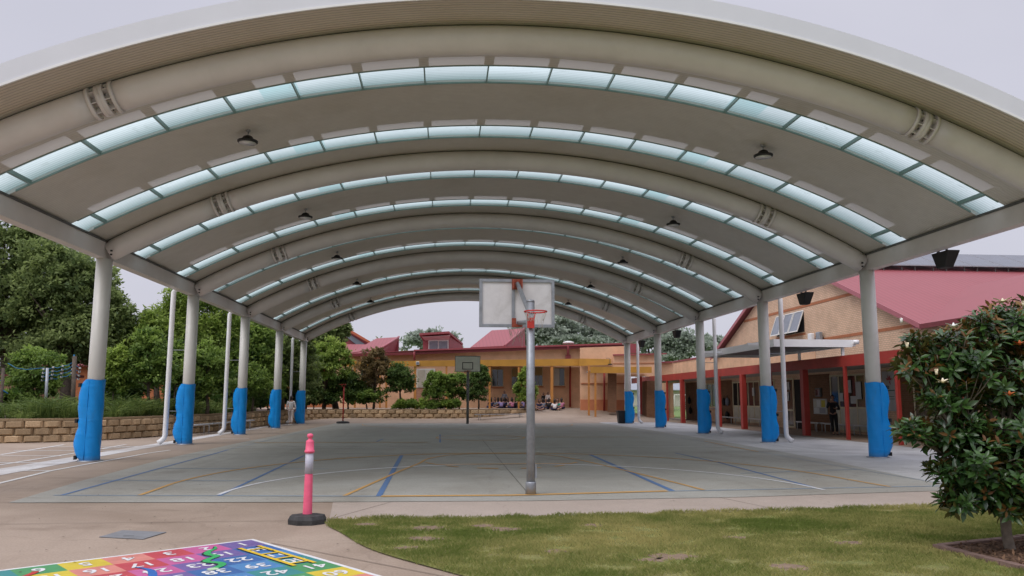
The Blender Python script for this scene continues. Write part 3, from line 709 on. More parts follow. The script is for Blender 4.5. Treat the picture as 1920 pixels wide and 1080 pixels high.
# ------------------------------------------------------------------ the big arched shelter
HW, Y0, SP = 10.55, 14.08, 7.603
FR = [Y0+SP*k for k in range(6)]
Rc = 21.15; ZC = 8.477-Rc
def cz(x, dr=0): return ZC+sqrt((Rc+dr)**2-x*x)
shelter = thing('court_shelter', 'huge white arched steel shelter roof spanning the ball court on twelve columns', 'shelter', (0, 33, 0))
XMAX = 10.72
YF, YB = 13.0, FR[5]+1.1
STR = []   # skylight strips
for k in range(5):
    for o in (1.75, 5.45): STR.append((FR[k]+o, FR[k]+o+.92))
def arc_xs(a, b, n): return [a+(b-a)*i/n for i in range(n+1)]
def ceiling():
    mb = MB(); fm = MB(); xs = arc_xs(-XMAX, XMAX, 64)
    ys = [YF, 13.85]
    cuts = [13.85]
    segs = []; y = 13.85
    for a, b in STR: segs.append((y, a-.44)); y = b
    segs.append((y, YB))
    def strip(m, ya, yb, dr=0, mi=0):
        vs = []
        for x in xs: vs += [(x, ya, cz(x, dr)), (x, yb, cz(x, dr))]
        m.add(vs, [(2*i, 2*i+1, 2*i+3, 2*i+2) for i in range(len(xs)-1)], mi, True)
    strip(fm, YF, 13.85)
    for a, b in segs: strip(mb, a, b)
    mb.build('ceiling', M_ceil, shelter)
    fm.build('front_soffit', M_ceilf, shelter)
    # outer skin: stops either side of each skylight
    tp = MB()
    def top(ya, yb):
        strip(tp, ya, yb, .30)
        for yy in (ya, yb):
            vs = []
            for x in xs: vs += [(x, yy, cz(x, 0.001)), (x, yy, cz(x, .30))]
            tp.add(vs, [(2*i, 2*i+1, 2*i+3, 2*i+2) for i in range(len(xs)-1)], 0, True)
    y = YF+.02
    for a, b in STR: top(y, a-.46); y = b
    top(y, YB)
    tp.build('roof_sheet', M_white, shelter)
    # front and rear fascia
    for nm, yy, y2 in (('front_fascia', YF-.03, YF), ('rear_fascia', YB, YB+.03)):
        f = MB(); fx = arc_xs(-XMAX, XMAX, 96); vs = []
        for x in fx: vs += [(x, yy, cz(x, -.015)), (x, y2, cz(x, -.015)), (x, y2, cz(x, .335)), (x, yy, cz(x, .335))]
        fs = []
        for i in range(len(fx)-1):
            for j in range(4): fs.append((4*i+j, 4*i+(j+1) % 4, 4*i+4+(j+1) % 4, 4*i+4+j))
        f.add(vs, fs, 0, False)
        ff = f.build(nm, M_fascia, shelter)
        if nm == 'front_fascia':
            t = MB(); vs = []
            for x in fx: vs += [(x, yy-.012, cz(x, -.03)), (x, yy+.02, cz(x, -.03)), (x, yy+.02, cz(x, .012)), (x, yy-.012, cz(x, .012))]
            t.add(vs, fs, 0, False); t.build('drip_trim', M_white, ff)
ceiling()
# skylights: recessed ribbed sheets, dividing bars, pale band in front painting their reflection
DX = [.67+1.335*i for i in range(-8, 8)]
DX = sorted([-10.02+1.336*i for i in range(16)])
for si, (a, b) in enumerate(STR):
    mb = MB(); acr = []
    xs = arc_xs(-10.70, 10.70, 62); ys = [a, a+.3, a+.62, b]
    vs = []
    for x in xs:
        for j, y in enumerate(ys): vs.append((x, y, cz(x, .07))); acr.append((y-a)/(b-a))
    n = 4
    mb.add(vs, [(i*n+j, i*n+j+1, (i+1)*n+j+1, (i+1)*n+j) for i in range(len(xs)-1) for j in range(3)], 0, True)
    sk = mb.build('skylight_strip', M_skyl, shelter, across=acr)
    bars = MB()
    for x in DX:
        t = x/Rc; w = .014
        for (y0, y1) in ((a, b),):
            vs = []
            for xx in (x-w, x+w):
                vs += [(xx, y0, cz(xx, -.01)), (xx, y1, cz(xx, -.01)), (xx, y1, cz(xx, .065)), (xx, y0, cz(xx, .065))]
            bars.add(vs, [(0, 1, 2, 3), (7, 6, 5, 4), (0, 4, 5, 1), (1, 5, 6, 2), (2, 6, 7, 3), (3, 7, 4, 0)])
    # side trims of the well
    for yy in (a, b):
        xs2 = arc_xs(-10.3, 10.3, 60); vs = []
        for x in xs2: vs += [(x, yy-.018, cz(x, -.012)), (x, yy+.018, cz(x, -.012)), (x, yy+.018, cz(x, .02)), (x, yy-.018, cz(x, .02))]
        bars.add(vs, [(4*i+j, 4*i+(j+1) % 4, 4*i+4+(j+1) % 4, 4*i+4+j) for i in range(len(xs2)-1) for j in range(4)], 0, False)
    bars.build('glazing_bar', M_sky_frame, sk)
    bd = MB()
    gp = MB(); edges = []
    for i in range(len(DX)-1):
        x0, x1 = DX[i]+.1, DX[i+1]-.1
        if x0 > 0 and x0 < 6 < x1+.6: x1 -= .55
        if x1 < 0 and x0-.6 < -6 < x1: x0 += .55
        edges += [x0, x1]
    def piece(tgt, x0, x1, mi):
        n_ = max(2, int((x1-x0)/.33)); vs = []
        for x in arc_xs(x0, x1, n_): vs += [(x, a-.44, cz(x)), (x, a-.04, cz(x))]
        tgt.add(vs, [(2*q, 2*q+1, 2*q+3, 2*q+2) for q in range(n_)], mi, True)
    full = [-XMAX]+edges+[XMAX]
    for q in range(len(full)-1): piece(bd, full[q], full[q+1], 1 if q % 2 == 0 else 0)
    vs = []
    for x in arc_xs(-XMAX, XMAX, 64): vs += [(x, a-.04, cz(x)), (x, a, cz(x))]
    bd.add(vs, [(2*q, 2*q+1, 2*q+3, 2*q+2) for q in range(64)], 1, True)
    bd.build('reflection_band', [M_band, M_ceil], sk)  # painted skylight reflection, with plain ceiling pieces between
# arched tubes, splices
def arc_pt(x, dr, y):
    n = Vector((x, 0, sqrt(Rc*Rc-x*x))).normalized()
    return Vector((n.x*(Rc+dr), y, ZC+n.z*(Rc+dr)))
RT = .27
for y in FR:
    mb = MB(); xs = 7.55
    ths = [math.asin(x/Rc) for x in (-10.5, -7.82, -7.44, 7.44, 7.82, 10.5)]
    def seg(t0, t1, n, r=RT, nn=18):
        mb.tube([Vector((sin(t0+(t1-t0)*i/n)*(Rc-RT), y, ZC+cos(t0+(t1-t0)*i/n)*(Rc-RT))) for i in range(n+1)], r, nn)
    seg(ths[0], ths[1], 8); seg(ths[2], ths[3], 48); seg(ths[4], ths[5], 8)
    mb.build('arch_tube', M_steel, shelter)
    rod = MB(); vs = []
    for x in arc_xs(-10.4, 10.4, 60): vs += [(x, y-.09, cz(x, -.05)), (x, y-.09, cz(x, .01)), (x, y+.09, cz(x, .01)), (x, y+.09, cz(x, -.05))]
    rod.add(vs, [(4*i+j, 4*i+(j+1) % 4, 4*i+4+(j+1) % 4, 4*i+4+j) for i in range(60) for j in range(4)])
    rod.build('packing_strip', M_galvd, shelter)
    for s in (-1, 1):
        sp = MB(); ta, tb = (math.asin(7.44/Rc), math.asin(7.82/Rc))
        def P(t): return Vector((s*sin(t)*(Rc-RT), y, ZC+cos(t)*(Rc-RT)))
        def fr(t):
            tn = Vector((s*cos(t), 0, -sin(t))); nn = Vector((s*sin(t), 0, cos(t))); return tn, nn
        for t, w, r in ((ta, .03, RT+.02), (tb, .03, RT+.02), ((ta+tb)/2-.0013, .045, RT+.012), ((ta+tb)/2+.0013, .045, RT+.012)):
            tn, nn = fr(t); c = P(t); sp.tube([c-tn*w, c+tn*w], r, 22)
        sp.tube([P(ta), P(tb)], RT*.52, 14)
        for k in range(8):
            an = 2*pi*(k+.5)/8
            for (u0, u1) in ((ta, (ta+tb)/2), ((ta+tb)/2, tb)):
                pts = []
                for t in (u0, u1):
                    tn, nn = fr(t); d = nn*cos(an)+Vector((0, 1, 0))*sin(an); e = Vector((0, 1, 0))*cos(an)-nn*sin(an)
                    c = P(t); pts.append([c+d*.12-e*.008, c+d*.12+e*.008, c+d*(RT-.01)+e*.008, c+d*(RT-.01)-e*.008])
                sp.hexa(pts[0]+pts[1])
        sj = sp.build('splice_joint', M_steel, shelter)
        for k in range(8):
            bo = MB()
            an = 2*pi*k/8; t = (ta+tb)/2; tn, nn = fr(t); d = nn*cos(an)+Vector((0, 1, 0))*sin(an); c = P(t)+d*(RT-.06)
            bo.tube([c-tn*.09, c+tn*.09], .022, 6)
            if d.y < .4: bo.build('bolt', M_galvd, sj)
# eave beams, gutters
for s in (-1, 1):
    mb = MB(); xi, xo = s*10.42, s*10.68
    mb.box(xi, xo, YF, YB, 5.24, 5.665)
    mb.build('eave_beam', M_steel, shelter)
    g = MB(); g.box(s*10.69, s*10.90, YF, YB, 5.42, 5.70); g.build('gutter', M_white, shelter)
    dt = MB()
    dt.box(s*10.395, s*10.418, YF+.1, YB-.1, 5.655, 5.71)
    dt.build('closure_strip', M_galvd, shelter)
# columns with blue padding
def padlobe(t, ph):
    t = max(0, min(1, t)); a = abs(sin(pi*(t*2+ph*sin(pi*t))))**.6; edge = sm(t/.12)*sm((1-t)/.10)
    return max(a, .55*edge)*(.75+.25*edge)
def column(s, y, k):
    x = s*10.5; mb = MB()
    mb.tube([(x, y, 0), (x, y, 5.235)], .2, 28)
    c = mb.build('column', M_colp, shelter)
    cl = MB()   # head: arch tube meets column
    for zz in (0, .10):
        cl.box(x-s*.27-.025, x-s*.27+.025, y-.30, y-.27, 5.30+zz, 5.34+zz)
    cl.build('head_bolt', M_black, c)
    bp = MB(); bp.tube([(x, y, -.02), (x, y, .03)], .3, 20); bp.build('base_plate', M_galv, c)
    # pad: vinyl wrap that stands off the outer side in two lobes
    pd = MB(); nz, na = 30, 40; vs = []; H = 2.02+.02*((k*7) % 3)
    flip = random.uniform(.8, 1.12); ph = random.uniform(-.12, .12)
    for i in range(nz+1):
        z = .03+H*i/nz; t = i/nz
        lobe = padlobe(t, ph)
        big = (.19 if t < .5 else .15)*flip
        bulge = .04+big*lobe
        lean = .0
        for j in range(na):
            an = 2*pi*j/na; d = cos(an)*s
            r = .225+bulge*max(0, cos(an-(0 if s > 0 else pi)-.25*s))**1.3+.006*sin(5*an+z*9)+.005*sin(21*z+an*3+k)*max(0, cos(an-(0 if s > 0 else pi)))
            vs.append((x+r*cos(an), y+r*.98*sin(an), z+.012*sin(3*an+k)*(i == nz)))
    fs = [(i*na+j, i*na+(j+1) % na, (i+1)*na+(j+1) % na, (i+1)*na+j) for i in range(nz) for j in range(na)]
    pd.add(vs, fs, 0, True)
    p = pd.build('column_padding', M_blue, c)
    sm_ = MB(); an = pi/2*(1 if s < 0 else 1)+pi+s*.35
    sm_.tube([(x+.232*cos(an), y+.232*sin(an), .05+H*q/8) for q in range(8)]+[(x+.232*cos(an), y+.232*sin(an), H)], .008, 5)
    sm_.build('seam', M_blue, p)
    for zz in (1.93, 1.02, .1):
        tp = MB()
        tt = (zz-.03)/H; bl = .05+(.19 if tt < .5 else .15)*flip*padlobe(tt, ph)
        xx = x+s*(.225+bl)
        tp.box(xx-.035, xx+.02, y-.12, y-.02, zz-.05, zz+.05)
        tp.build('strap', M_black, p)
for k, y in enumerate(FR):
    for s in (-1, 1): column(s, y, k)
# downpipes
for (x, y) in ((-11.05, FR[2]+.15), (-11.05, FR[3]+.15), (-11.0, FR[5]+.25), (11.05, FR[2]+.1), (11.05, FR[3]+.1), (11.0, FR[5]+.2)):
    s = -1 if x < 0 else 1; mb = MB()
    xp = s*11.25; mb.tube([(xp-s*.3, y, 5.50), (xp-s*.06, y, 5.47), (xp, y, 5.38), (xp, y, .34), (xp+s*.02, y-.01, .22), (xp+s*.10, y-.05, .12), (xp+s*.2, y-.1, .05)], [.088]*7, 14)
    d = mb.build('downpipe', M_white, shelter)
    for z in (1.15, 3.3):
        br = MB(); br.box(s*11.2, s*10.62, y-.015, y+.015, z-.011, z+.011); br.build('pipe_bracket', M_galv, d)

# high bay lights
def bay_light():
    r = thing('high_bay_light', 'x', 'light', (0, 0, 0), 'high bay lights under the shelter ceiling')
    mb = MB(); mb.lathe((0, 0, 0), [(.20, -.30), (.225, -.28), (.225, -.245), (.14, -.22), (.10, -.15), (.06, -.13), (.02, -.12)], 24); mb.build('housing', M_black, r)
    l = MB(); l.lathe((0, 0, 0), [(.0005, -.306), (.06, -.308), (.06, -.303), (.19, -.302)], 24); l.build('lens', mat('lamp lens', (.85, .85, .88), .3), r)
    b = MB(); b.lathe((0, 0, 0), [(.05, -.04), (.05, .02)], 12); b.tube([(0, 0, -.04), (0, 0, -.13)], .012, 6); b.build('hanger', M_galv, r)
    return r
bl = bay_light(); first = True
nth = ['nearest', 'second nearest', 'middle', 'second farthest', 'farthest']
for k in range(5):
    for s, sd in ((-1, 'left'), (1, 'right')):
        yy = FR[k]+3.8; x = s*6.0
        lab = f'black round high bay light, {nth[k]} in the {sd} row under the arched ceiling'
        if first: bl.location = (x, yy, cz(x)); bl['label'] = lab; first = False
        else: dup(bl, (x, yy, cz(x)), None, lab)
# black speakers along right eave
def speaker():
    r = thing('loudspeaker', 'x', 'speaker', (0, 0, 0), 'black speakers hanging along the right eave')
    mb = MB()
    # tapered cabinet, tilted: long axis along Y
    A = [(-.17, -.33, .0), (.17, -.33, .0), (.20, .33, .0), (-.20, .33, .0)]
    B = [(-.12, -.08, -.40), (.12, -.08, -.40), (.14, .22, -.40), (-.14, .22, -.40)]
    bm = bmesh.new(); vs = [bm.verts.new(p) for p in B+A]
    for f in [(0, 3, 2, 1), (4, 5, 6, 7), (0, 1, 5, 4), (1, 2, 6, 5), (2, 3, 7, 6), (3, 0, 4, 7)]: bm.faces.new([vs[i] for i in f])
    bmesh.ops.bevel(bm, geom=bm.edges[:], offset=.03, segments=3, affect='EDGES', profile=.5); bm.verts.index_update()
    mb.add([Vector(v.co)+Vector((0, 0, -.07)) for v in bm.verts], [[v.index for v in f.verts] for f in bm.faces], 0, False); bm.free()
    mb.build('cabinet', M_black, r)
    y = MB(); y.box(-.02, .02, -.05, .33, .0, .03); y.box(-.02, .02, -.05, -.01, -.10, .0); y.box(-.025, .025, .29, .345, -.2, .03); y.box(-.05, .05, .05, .20, .03, .2); y.build('yoke', M_black, r)
    return r
spk = speaker(); labs = ['nearest black loudspeaker hanging outside the right eave, over the red roof', 'second black loudspeaker along the right eave, in front of the gable brick',
                         'third black loudspeaker along the right eave, small against far trees', 'farthest black loudspeaker beside the last right column']
for i, y in enumerate((18.75, 26.65, 42.2, 50.0)):
    z = 5.33
    if i == 0: spk.location = (10.98, y, z); spk['label'] = labs[0]
    else: dup(spk, (10.98, y, z), None, labs[i])

# ------------------------------------------------------------------ front hoop
def front_hoop():
    r = thing('basketball_hoop', 'galvanised pole with white backboard seen from behind and red ring, on near court edge', 'basketball hoop', (-.03, 13.71, 0))
    x, y = -.03, 13.71
    mb = MB(); mb.tube([(x, y, 0), (x, y, 3.26)], .072, 20); mb.lathe((x, y, 3.26), [(.075, 0), (.07, .03), (.03, .045)], 16)
    p = mb.build('pole', M_galv, r)
    f = MB(); f.lathe((x, y, .0), [(.09, 0), (.09, .2), (.082, .22)], 20); f.box(x+.07, x+.10, y-.03, y+.03, .28, .5); f.build('base_sleeve', M_galv, p)
    yb = 15.0; bx = -.15; w, z0, z1 = .715, 2.935, 3.85
    b = MB(); b.box(bx-w+.05, bx+w-.05, yb, yb+.02, z0+.05, z1-.05); bb = b.build('backboard', M_bboard, r)
    fr = MB(); e = .055
    fr.box(bx-w, bx+w, yb-.03, yb+.03, z1-e, z1); fr.box(bx-w, bx+w, yb-.03, yb+.03, z0, z0+e)
    fr.box(bx-w, bx-w+e, yb-.028, yb+.028, z0+e, z1-e); fr.box(bx+w-e, bx+w, yb-.028, yb+.028, z0+e, z1-e)
    fr.box(bx-.10, bx-.045, yb-.028, yb-.002, z0+e, z1-e)
    fr.build('board_frame', M_galv, bb)
    pl = MB(); pl.box(bx-.1, bx+.1, yb-.05, yb-.031, z1-.2, z1)
    pl.box(bx-.09, bx-.07, yb-.2, yb-.05, z1-.2, z1-.02); pl.box(bx+.07, bx+.09, yb-.2, yb-.05, z1-.2, z1-.02); pl.build('mounting_plate', M_rust, bb)
    pl = MB(); pl.box(bx-.1, bx-.02, yb-.05, yb-.031, z0, z0+.17); pl.box(bx-.02, bx+.1, yb-.05, yb-.032, z0, z0+.06)
    pl.build('mounting_plate', M_rust, bb)
    ar = MB(); ar.tube([(x, y, 3.05), (-.06, 14.2, 3.28), (bx+.0, yb-.12, z1-.1)], .042, 12); ar.tube([(x, y, 2.92), (bx+.03, yb-.06, z0+.08)], .04, 12); ar.build('support_arm', M_galv, r)
    # netball ring on the near side of the pole
    rg = MB(); c = Vector((.03, 13.46, 3.07)); R = .19
    rg.tube([c+Vector((R*cos(a), R*sin(a), 0)) for a in np.linspace(0, 2*pi, 33)], .012, 8, caps=False)
    rg.tube([(x-.05, y-.05, 2.86), c+Vector((-.12, .13, 0))], .01, 6); rg.tube([(x+.03, y-.07, 2.86), c+Vector((.02, .19, 0))], .01, 6)
    rg.box(x-.065, x+.055, y-.105, y-.075, 2.8, 2.98)
    ring = rg.build('netball_ring', M_orange, r)
    nt = MB(); n = 12
    for i in range(n):
        a = 2*pi*i/n
        if i in (9, 10): continue
        dep = .16 if i not in (1, 2) else .28
        for sg in (-1, 1):
            a2 = a+sg*2*pi/n/2
            nt.tube([c+Vector((R*cos(a), R*sin(a), -.01)), c+Vector((R*.86*cos(a2), R*.86*sin(a2), -.09)), c+Vector((R*.7*cos(a), R*.7*sin(a), -dep))], .0035, 4)
    nt.build('net', M_net, ring)
    # basketball ring beyond the board and its tattered net
    r2 = MB(); c = Vector((-.13, yb+.36, 3.08)); R = .225
    r2.tube([c+Vector((R*cos(a), R*sin(a), 0)) for a in np.linspace(0, 2*pi, 33)], .012, 8, caps=False); r2.box(c.x-.06, c.x+.06, yb+.03, yb+.14, 3.0, 3.1)
    rim = r2.build('basketball_rim', M_orange, r)
    n2 = MB()
    for i in range(14):
        a = 2*pi*i/14; dep = random.uniform(.25, .5)
        n2.tube([c+Vector((R*cos(a), R*sin(a), 0)), c+Vector((R*.6*cos(a+.4), R*.6*sin(a+.4), -dep*.6)), c+Vector((R*.5*cos(a-.1), R*.5*sin(a-.1), -dep))], .004, 4)
    n2.build('tattered_net', M_net, rim)
front_hoop()
def far_hoop():
    r = thing('basketball_hoop', 'distant grey-green backboard with dark square on a dark pole at the far court end', 'basketball hoop', (0, 51.75, 0))
    mb = MB(); mb.tube([(0, 51.9, 0), (0, 51.9, 3.7)], .085, 14); mb.tube([(0, 51.9, 3.5), (-.03, 51.76, 3.7)], .05, 8); mb.build('pole', M_galvd, r)
    b = MB(); b.box(-.82, .76, 51.68, 51.72, 3.33, 4.31); bb = b.build('backboard', M_bbgreen, r)
    f = MB()
    for (x0, x1, z0, z1) in ((-.84, .78, 4.29, 4.33), (-.84, .78, 3.31, 3.335), (-.84, -.815, 3.335, 4.29), (.755, .78, 3.335, 4.29)): f.box(x0, x1, 51.665, 51.73, z0, z1)
    f.build('board_frame', M_galvd, bb)
    t = MB()
    for (x0, x1, z0, z1) in ((-.38, .32, 3.87, 3.92), (-.38, .32, 3.46, 3.50), (-.38, -.33, 3.50, 3.87), (.27, .32, 3.50, 3.87)): t.box(x0, x1, 51.672, 51.679, z0, z1)
    t.build('target_square', mat('black marking', (.03, .02, .02), .6), bb)
    g = MB(); c = Vector((-.03, 51.4, 3.36)); g.tube([c+Vector((.22*cos(a), .22*sin(a), 0)) for a in np.linspace(0, 2*pi, 21)], .012, 6, caps=False); g.box(-.07, .01, 51.6, 51.68, 3.32, 3.4); g.build('rim', M_rust, r)
far_hoop()
def netball_stand():
    r = thing('netball_stand', 'red portable netball stand on a black base before the block wall', 'netball stand', (-8, 53, 0))
    b = MB(); b.lathe((-8.0, 53, 0.01), [(.40, 0), (.43, .04), (.41, .1), (.3, .13), (.08, .15)], 18); b.build('base', M_rubber, r)
    p = MB(); p.tube([(-8.0, 53, .1), (-8.0, 53, 2.35)], .045, 10); p.build('pole', M_orange, r)
    g = MB(); c = Vector((-8.03, 52.75, 2.5)); g.tube([c+Vector((.19*cos(a), .19*sin(a), 0)) for a in np.linspace(0, 2*pi, 21)], .018, 6, caps=False)
    g.tube([(-8, 53, 2.3), c+Vector((-.15, .12, 0))], .014, 6); g.tube([(-8, 53, 2.3), c+Vector((.15, .12, 0))], .014, 6); g.build('ring', M_orange, r)
netball_stand()

# bollard
def bollard():
    x, y = -3.245, 10.84; r = thing('traffic_bollard', 'faded pink delineator post with a silver band on a black rubber base', 'bollard', (x, y, 0))
    b = MB(); n = 8; vs = []
    for rr, z in ((.245, 0), (.25, .06), (.225, .105), (.07, .12)):
        for k in range(n):
            a = 2*pi*(k+.5)/n; vs.append((x+rr*cos(a)*1.0, y+rr*sin(a)*.9, z))
    b.add(vs, [(i*n+k, i*n+(k+1) % n, (i+1)*n+(k+1) % n, (i+1)*n+k) for i in range(3) for k in range(n)]+[tuple(3*n+k for k in range(n))])
    b.build('rubber_base', M_rubber, r)
    rib = MB()
    p = MB(); p.lathe((x, y, .1), [(.062, 0), (.06, .03), (.052, .5), (.05, .52), (.049, .78), (.051, .79), (.053, .80), (.066, .80), (.066, .825), (.056, .83), (.052, .93), (.05, .95), (.03, .965), (.022, .975), (.022, .985), (.036, .995), (.042, 1.015), (.036, 1.035), (.012, 1.045)], 22)
    p.build('post', M_pink, r)
    w = MB(); w.lathe((x, y, .1), [(.0545, .53), (.0525, .79)], 22); w.build('reflective_band', M_reflect, r)
bollard()
# pit lid
pts = [(-5.46, 9.93), (-5.38, 10.40), (-4.80, 10.22), (-4.9, 9.74)]
mb = MB(); mb.slab([(p[0], p[1], .004) for p in pts], (0, 0, .006)); mb.box(-5.2, -5.08, 9.95, 9.97, .0101, .0115, 1)
tag(mb.build('pit_lid', [M_pit, M_black]), 'flat grey pit cover set in the concrete left of the bollard', 'pit cover')
# dead leaves and grit
mb = MB()
for k in range(90):
    p = (random.uniform(-9, 7), random.uniform(8, 20)) if k > 30 else (random.uniform(-8, -.5), random.uniform(8, 12.8))
    if inside(np.array([p[0]]), np.array([p[1]]), lawn_poly)[0]: continue
    a = random.random()*6.28; s = random.uniform(.012, .03)
    mb.add([(p[0], p[1], .018), (p[0]+s*cos(a), p[1]+s*sin(a), .02), (p[0]+s*1.6*cos(a+.5), p[1]+s*1.6*sin(a+.5), .014), (p[0]+s*cos(a+1), p[1]+s*sin(a+1), .018)], [(0, 1, 2, 3)])
o = mb.build('leaf_litter', M_bark); o['kind'] = 'stuff'; tag(o, 'scattered dead leaf scraps on the concrete and court', 'leaf litter')

# ------------------------------------------------------------------ painted number board
def number_board():
    O = Vector((-3.66, 9.59, 0)); U = Vector((-.787, -.617, 0)).normalized(); V = Vector((.617, -.787, 0))
    S = .395
    r = thing('floor_game_board', 'colourful numbered snakes and ladders board painted on the concrete', 'ground mural', (O.x, O.y, 0))
    cols = [(.13, .075, .30), (.52, .075, .27), (.50, .018, .035), (.66, .21, .16), (.66, .50, .0), (.03, .27, .07), (.0, .22, .22), (.035, .20, .46), (.0, .095, .33)]
    cols = [tuple(.86*a+.14*.28 for a in c) for c in cols]
    ms = [mat('board paint %d' % i, c, .6, .08, 7, dirt=.32) for i, c in enumerate(cols)]
    def W(u, v, z): return O+U*(u*S)+V*(v*S)+Vector((0, 0, z))
    mb = MB()
    for i in range(10):
        for j in range(10): mb.add([W(i, j, .009), W(i, j+1, .009), W(i+1, j+1, .009), W(i+1, j, .009)], [(0, 1, 2, 3)], (i-j) % 9)
    mb.build('squares', ms, r)
    b = MB(); e = .12
    for q in (((-e, -e), (10+e, -e), (10+e, 0), (-e, 0)), ((-e, 10), (10+e, 10), (10+e, 10+e), (-e, 10+e)), ((-e, 0), (0, 0), (0, 10), (-e, 10)), ((10, 0), (10+e, 0), (10+e, 10), (10, 10))):
        b.add([W(x, y, .0092) for x, y in q], [(3, 2, 1, 0)])
    MW = mat('board white', (.68, .68, .68), .6, .06, 9, dirt=.2)
    b.build('border', MW, r)
    num = MB()
    for j in range(8):
        for i in range(8):
            nn = j*10+i+1 if j % 2 == 0 else j*10+10-i
            c = bpy.data.curves.new('t', 'FONT'); c.body = str(nn); c.size = .66; c.align_x = 'CENTER'; c.align_y = 'CENTER'; c.offset = .012
            c.resolution_u = 3
            t = bpy.data.objects.new('t', c); COL.objects.link(t)
            dg = bpy.context.evaluated_depsgraph_get(); me = t.evaluated_get(dg).to_mesh()
            vs = [W(i+.5+v.co.x*.95, j+.5+v.co.y*1.0, .0125) for v in me.vertices]
            num.add(vs, [tuple(p.vertices) for p in me.polygons])
            t.evaluated_get(dg).to_mesh_clear(); bpy.data.objects.remove(t); bpy.data.curves.remove(c)
    num.build('numbers', MW, r)
    MY = mat('ladder yellow', (.70, .48, .02), .6, .06, 9); MK = mat('outline black', (.012, .02, .03), .6); MG = mat('snake green', (.03, .36, .10), .6, .1, 9)
    MB2 = mat('snake blue', (.02, .12, .40), .6, .1, 9); MR = mat('snake red', (.5, .03, .03), .6)
    def flat(name, path, w, m, z, par=r):
        s = MB(); vs = []
        P = [W(u, v, z) for u, v in path]
        for i, p in enumerate(P):
            t = (P[min(i+1, len(P)-1)]-P[max(i-1, 0)]).normalized(); q = Vector((t.y, -t.x, 0))*(w[i] if isinstance(w, list) else w)
            vs += [p-q, p+q]
        s.add(vs, [(2*i, 2*i+1, 2*i+3, 2*i+2) for i in range(len(P)-1)]); return s
    def ladder(u0, v0, u1, v1, hw):
        d = Vector((u1-u0, v1-v0)); L = d.length; d.normalize(); n = Vector((-d.y, d.x))*hw
        lad = MB(); sh = MB()
        for sg in (-1, 1):
            a = (u0+n.x*sg, v0+n.y*sg); c = (u1+n.x*sg, v1+n.y*sg)
            for tgt, off, z in ((lad, 0, .0150), (sh, -.045, .0138)):
                f = flat('', [(a[0]-off, a[1]), (c[0]-off, c[1])], .022, None, z); tgt.add(f.v, f.f)
        k = .45
        while k < L-.2:
            p = Vector((u0, v0))+d*k
            for tgt, off, z in ((lad, 0, .0155), (sh, .06, .0136)):
                f = flat('', [(p.x-n.x+off*0, p.y-n.y+off), (p.x+n.x, p.y+n.y+off)], .02, None, z); tgt.add(f.v, f.f)
            k += .78
        l = lad.build('ladder', MY, r); sh.build('ladder_shadow', MK, l)
    ladder(.55, 1.05, .55, 4.15, .27)
    sn = [(p.x, p.y) for p in smooth_path([(1.2, .35), (1.34, .69), (1.66, 1.0), (1.80, 1.35), (1.72, 1.7), (2.05, 1.98), (2.2, 2.25), (2.02, 2.6), (2.1, 2.9), (2.4, 3.15)], k=4)]
    wid = [.006+.030*min(1, i/10) for i in range(len(sn))]
    s0 = flat('', [(u+.05, v+.03) for u, v in sn], [w*1.15 for w in wid], None, .0142).build('snake', MK, r); s0['label'] = 'green snake shadow'
    s1 = flat('', sn, wid, None, .0152).build('snake', MG, r); s1['label'] = 'green snake'
    hd = MB(); c = W(sn[-1][0]+.05, sn[-1][1]+.05, .0158); hd.add([c+Vector((.055*cos(a), .055*sin(a), 0)) for a in np.linspace(0, 2*pi, 13)[:-1]], [tuple(range(12))]); hd.build('snake_head', mat('snake face', (.45, .62, .40), .6), s1)
    b1 = flat('', [(4.15-.28*v*.55+.22*sin(v*2.2), v) for v in np.linspace(1.75, 6, 40)], [.008+.03*min(1, i/8) for i in range(40)], None, .0148).build('snake', MB2, r); b1['label'] = 'blue snake'
    r1 = flat('', [(5.95-.35*cos((v-.6)*3.0), v) for v in np.linspace(.68, 4, 30)], [.03]*30, None, .0148).build('snake', MR, r); r1['label'] = 'red snake'
number_board()

# ------------------------------------------------------------------ benches, bin, cones
def bench(name_label, a, b, seat_z, w=.28, base=0, legs=3, m=M_alu, group=None, shelf=False):
    a = Vector(a); b = Vector(b); d = (b-a).normalized(); s = Vector((d.y, -d.x, 0))*w/2; c = (a+b)/2
    r = thing('bench', name_label, 'bench', (c.x, c.y, base), group)
    st = MB(); st.hexa([a-s+Vector((0, 0, seat_z-.05)), b-s+Vector((0, 0, seat_z-.05)), b+s+Vector((0, 0, seat_z-.05)), a+s+Vector((0, 0, seat_z-.05)), a-s+Vector((0, 0, seat_z)), b-s+Vector((0, 0, seat_z)), b+s+Vector((0, 0, seat_z)), a+s+Vector((0, 0, seat_z))]); st.build('seat', m, r)
    for i in range(legs):
        t = .08+.84*i/(legs-1); p = a.lerp(b, t); lg = MB()
        q = s*.8
        lg.tube([p-q+Vector((0, 0, base)), p-q+Vector((0, 0, seat_z-.09)), p-q*.7+Vector((0, 0, seat_z-.055)), p+q*.7+Vector((0, 0, seat_z-.055)), p+q+Vector((0, 0, seat_z-.09)), p+q+Vector((0, 0, base))], .024, 8)
        lg.build('leg', m, r)
    return r
bench('long silver bench beside the block wall, seen between the left columns', (-12.45, 35.2, 0), (-11.75, 44.5, 0), .46, legs=5)
bench('silver bench under the far retaining wall, right of the far hoop', (.7, 57.0, 0), (4.3, 58.8, 0), .52, base=.06, legs=2, w=.3)
def vbench(y0, y1, lab): return bench(lab, (16.95, y0, 0), (16.95, y1, 0), .46, w=.34, base=.012, legs=4, group='silver benches on the right verandah')
